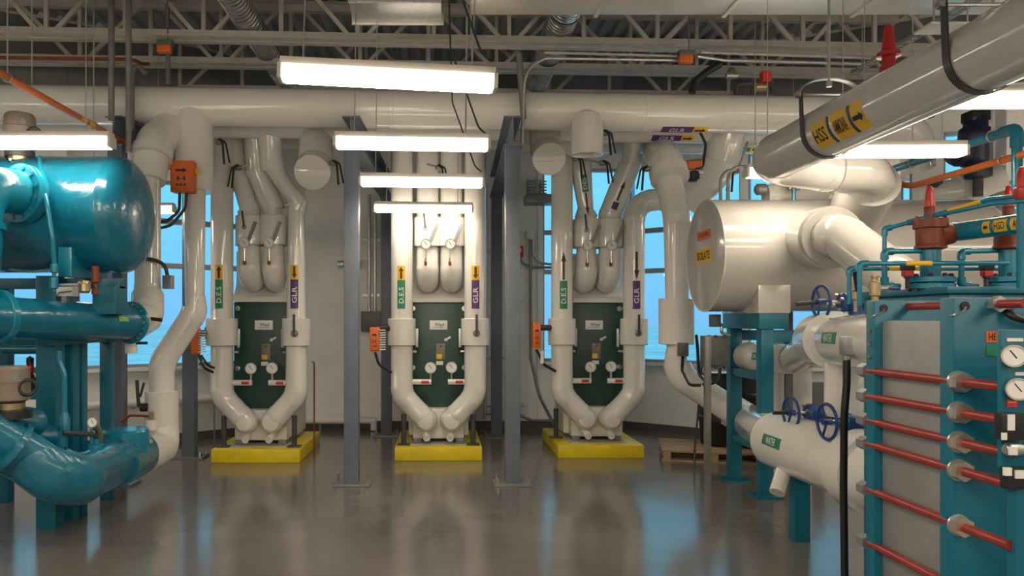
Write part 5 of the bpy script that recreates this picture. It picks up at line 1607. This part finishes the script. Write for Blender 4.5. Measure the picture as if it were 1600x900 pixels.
bq = T('baseboard_pipe', 'white heating pipe along the wall under the left windows', 'pipe', tube([a + o + V((0, 0, .60)), b + o * .9 + V((0, 0, .60)), PTS[3] + V((-.62, -.62, .60)) ], .06, .2, 16), 'white')
for f in (.15, .5, .85):
    q = a + d * (b - a).length * f
    P(bq, 'bracket', bar(q + o * .6 + V((0, 0, .53)), q + V((0, 0, .53)) - o * .05, .03, .03), 'galv')
# right of the right rack
cd = T('wall_conduit', 'grey conduit running down the back wall right of the right rack', 'conduit', tube([W(829, 375, 12.34), W(829, 560, 12.34), W(843, 620, 12.2), W(868, 668, 11.5), V((1.70, 11.5, .0))], .024, .3, 10), 'galv_dark')
P(cd, 'outlet_box', box(*(lambda q: (q.x - .06, q.x + .06, 12.28, 12.39, q.z - .07, q.z + .07))(W(829, 367, 12.3)), .006), 'white')
P(cd, 'branch', tube([W(833, 375, 12.34), W(833, 398, 12.34), W(843, 411, 12.34), W(868, 414, 12.34)], .020, .15, 10), 'galv')
P(cd, 'branch', tube([W(812, 395, 12.34), W(815, 412, 12.34), W(830, 418, 12.34), W(868, 418, 12.34)], .020, .15, 10), 'galv_dark')
al = T('fire_alarm', 'small red alarm beside the right rack post on the back wall', 'alarm', box(*(lambda q: (q.x - .06, q.x + .06, 12.30, 12.40, q.z - .09, q.z + .09))(W(812, 393, 12.3)), .01), 'lab_red')
P(al, 'strobe', box(*(lambda q: (q.x - .025, q.x + .025, 12.285, 12.305, q.z - .03, q.z + .03))(W(812, 391, 12.3)), .006), 'face')
for px, py in ((812, 469), (812, 632)):
    q = W(px, py, 12.34)
    T('wall_bracket', 'small steel bracket on the back wall beside the right rack' if py < 500 else 'low steel bracket on the back wall beside the right rack', 'bracket', box(q.x - .06, q.x + .06, 12.30, 12.40, q.z - .025, q.z + .025, .004), 'galv')
T('wall_conduit', 'grey conduit along the foot of the back wall near the right rack', 'conduit', tube([W(812, 648, 12.3), W(830, 657, 12.3), W(868, 657, 12.2)], .022, .15, 10), 'galv_dark')
sb = T('socket_box', 'small grey socket box on the wall behind the middle exchanger', 'box', box(*(lambda q: (q.x - .04, q.x + .04, 12.33, 12.40, q.z - .07, q.z + .07))(W(764, 642, 12.3)), .005), 'grey_box')
P(sb, 'face_plate', box(*(lambda q: (q.x - .03, q.x + .03, 12.322, 12.335, q.z - .055, q.z + .055))(W(764, 642, 12.3)), .003), 'galv')
cd = T('wall_conduit', 'tall grey conduit beside the rear post of the right rack', 'conduit', tube([W(759, 285, 12.3), W(758, 655, 12.3)], .026, 0, 10), 'galv')
for py in (393, 560):
    P(cd, 'strut', box(*(lambda q: (q.x - .12, q.x + .25, 12.34, 12.40, q.z - .02, q.z + .02))(W(768, py, 12.35))), 'galv')
# wall beam and springs behind the right rack
wb = T('wall_bracket_beam', 'grey steel bracket beam above the right window, behind the left white pipe', 'bracket', box(*(lambda q: (q.x - .25, q.x + .35, 12.05, 12.40, q.z - .07, q.z + .07))(W(845, 312, 12.2)), .008), 'galv_dark')
q = W(832, 302, 12.2)
for dx in (0, .19):
    P(wb, 'spring', tube([(q.x - .03 + dx + .06 * math.cos(u), 12.2 + .06 * math.sin(u), q.z + u * .0075) for u in [k * PI / 5 for k in range(46)]], .011, 0, 6), 'galv')

# conduits and hangers near the roof
def conduit(pts, label, r=.028, m='galv_dark', bend=.12):
    return T('ceiling_conduit', label, 'conduit', tube([W(*p) for p in pts], r, bend, 10), m)
top = lambda px, Y: (px, 500 - (5.77 - EYE) * F / Y, Y)
conduit([top(174, 8.0), (174, 190, 8.0)], 'grey vertical conduit above the left rack beam', .032)
conduit([top(201, 8.0), (201, 238, 8.0)], 'grey vertical conduit just left of the left white downpipes', .030)
conduit([(228, 115, 8.35), (214, 102, 8.35), (206, 112, 8.3), (206, 205, 8.3)], 'grey conduit bending over beside the left white downpipes', .030)
conduit([top(261, 9.0), (263, 132, 9.0)], 'grey vertical conduit dropping to the orange ceiling box on the left', .026)
conduit([(811, 84, 8.5), (818, 185, 8.5)], 'flat dark strut hanging above the right rack post', .035)
conduit([(816, 225, 8.3), (819, 130, 8.3), (826, 104, 8.3), (850, 91, 8.4), (1070, 94, 8.6)], 'pale conduit arching up from the right rack to the orange box', .020, 'galv', .2)
conduit([(1090, 88, 8.6), (1130, 94, 8.6), (1350, 100, 8.6)], 'pale conduit running right from the orange ceiling box', .022, 'galv')
conduit([(850, 82, 8.6), (1060, 88, 8.6)], 'thin pale conduit under the nearest joist, left of the orange box', .016, 'joist')
conduit([(1095, 82, 8.62), (1400, 92, 8.62)], 'thin pale conduit under the nearest joist, right of the orange box', .016, 'joist')
conduit([(0, 90, 8.4), (208, 93, 8.4), (222, 100, 8.5), (232, 100, 8.6)], 'dark thin sprinkler line along the upper left', .020, 'rust')
conduit([(735, 5, 7.0), (738, 110, 7.0)], 'thin drop cable beside the ceiling panel', .008, 'galv')
hs = conduit([(1125, 100, 8.6), (1105, 112, 8.6), (1085, 128, 8.6), (1081, 146, 8.6)], 'thick black hose arching onto the largest header', .042, 'black', .2)
for px, py, Y, nm in ((258, 76, 8.55, 'orange ceiling junction box on the left, under the nearest joist'), (1072, 92, 8.5, 'orange ceiling junction box on the right, under the nearest joist')):
    q = W(px, py, Y)
    jb = T('junction_box', nm, 'box', box(q.x - .08, q.x + .07, q.y - .04, q.y + .04, q.z - .05, q.z + .03, .006), 'orange', 'orange boxes under the joist')
    P(jb, 'grey_cover', box(q.x - .085, q.x + .09, q.y - .045, q.y + .045, q.z + .028, q.z + .09, .004), 'grey_box')
    P(jb, 'rod', cyl((q.x + .03, q.y, q.z + .08), (q.x + .03, q.y, 5.76), .008, 6), 'galv_dark')
for px, py0, Y, nm in ((50, 130, 6.2, 'thin hanger rod above the orange pipe on the left'), (1180, 228, 8.3, 'thin wire hanging in front of the headers on the right')):
    q = W(px, py0, Y)
    T('hanger_rod', nm, 'rod', cyl(q, (q.x, q.y, 5.77), .005, 6), 'galv')
# valve group on the header
vg = T('header_valve_group', 'brass and red valve group standing on top of the largest header', 'valve', tube([W(1150, 146, 8.8), W(1152, 132, 8.8), W(1178, 130, 8.8), W(1205, 132, 8.8), W(1207, 146, 8.8)], .022, .05, 10), 'dark_steel')
q = W(1183, 135, 8.8)
P(vg, 'valve_body', lathe([(.03, -.08), (.055, -.06), (.055, .06), (.03, .08)], W(1188, 136, 8.78), (1, 0, 0), 14), 'brass')
P(vg, 'coil', box(*(lambda c: (c.x - .05, c.x + .05, c.y - .05, c.y + .05, c.z - .06, c.z + .06))(W(1196, 121, 8.76)), .006), 'lab_red')
P(vg, 'valve_body', lathe([(.02, 0), (.05, .02), (.05, .1), (.03, .13), (0, .14)], W(1143, 124, 8.8), (0, 0, 1), 12), 'brass')
P(vg, 'tee', cyl(W(1134, 118, 8.78), W(1152, 118, 8.78), .035, 12), 'galv')
for px in (1176, 1207):
    P(vg, 'stem', cyl(W(px, 146, 8.8), W(px, 124, 8.8), .03, 10), 'dark_steel')
# strut ladder running back
st = E('ladder_strut', 'thin slotted strut running back over the grey ammonia pipe', 'strut', (4.62, 7.4, 4.53))
for s in (-1, 1):
    P(st, 'side_rail', box(4.62 + s * .035 - .006, 4.62 + s * .035 + .006, 6.5, 8.6, 4.50, 4.54), 'galv')
for i in range(20):
    y = 6.55 + i * .105
    P(st, 'tread', box(4.588, 4.652, y, y + .03, 4.505, 4.515), 'galv')
for y in (6.6, 8.5):
    P(st, 'hanger_rod', cyl((4.655, y, 4.52), (4.655, y, 5.77), .006, 6), 'galv')
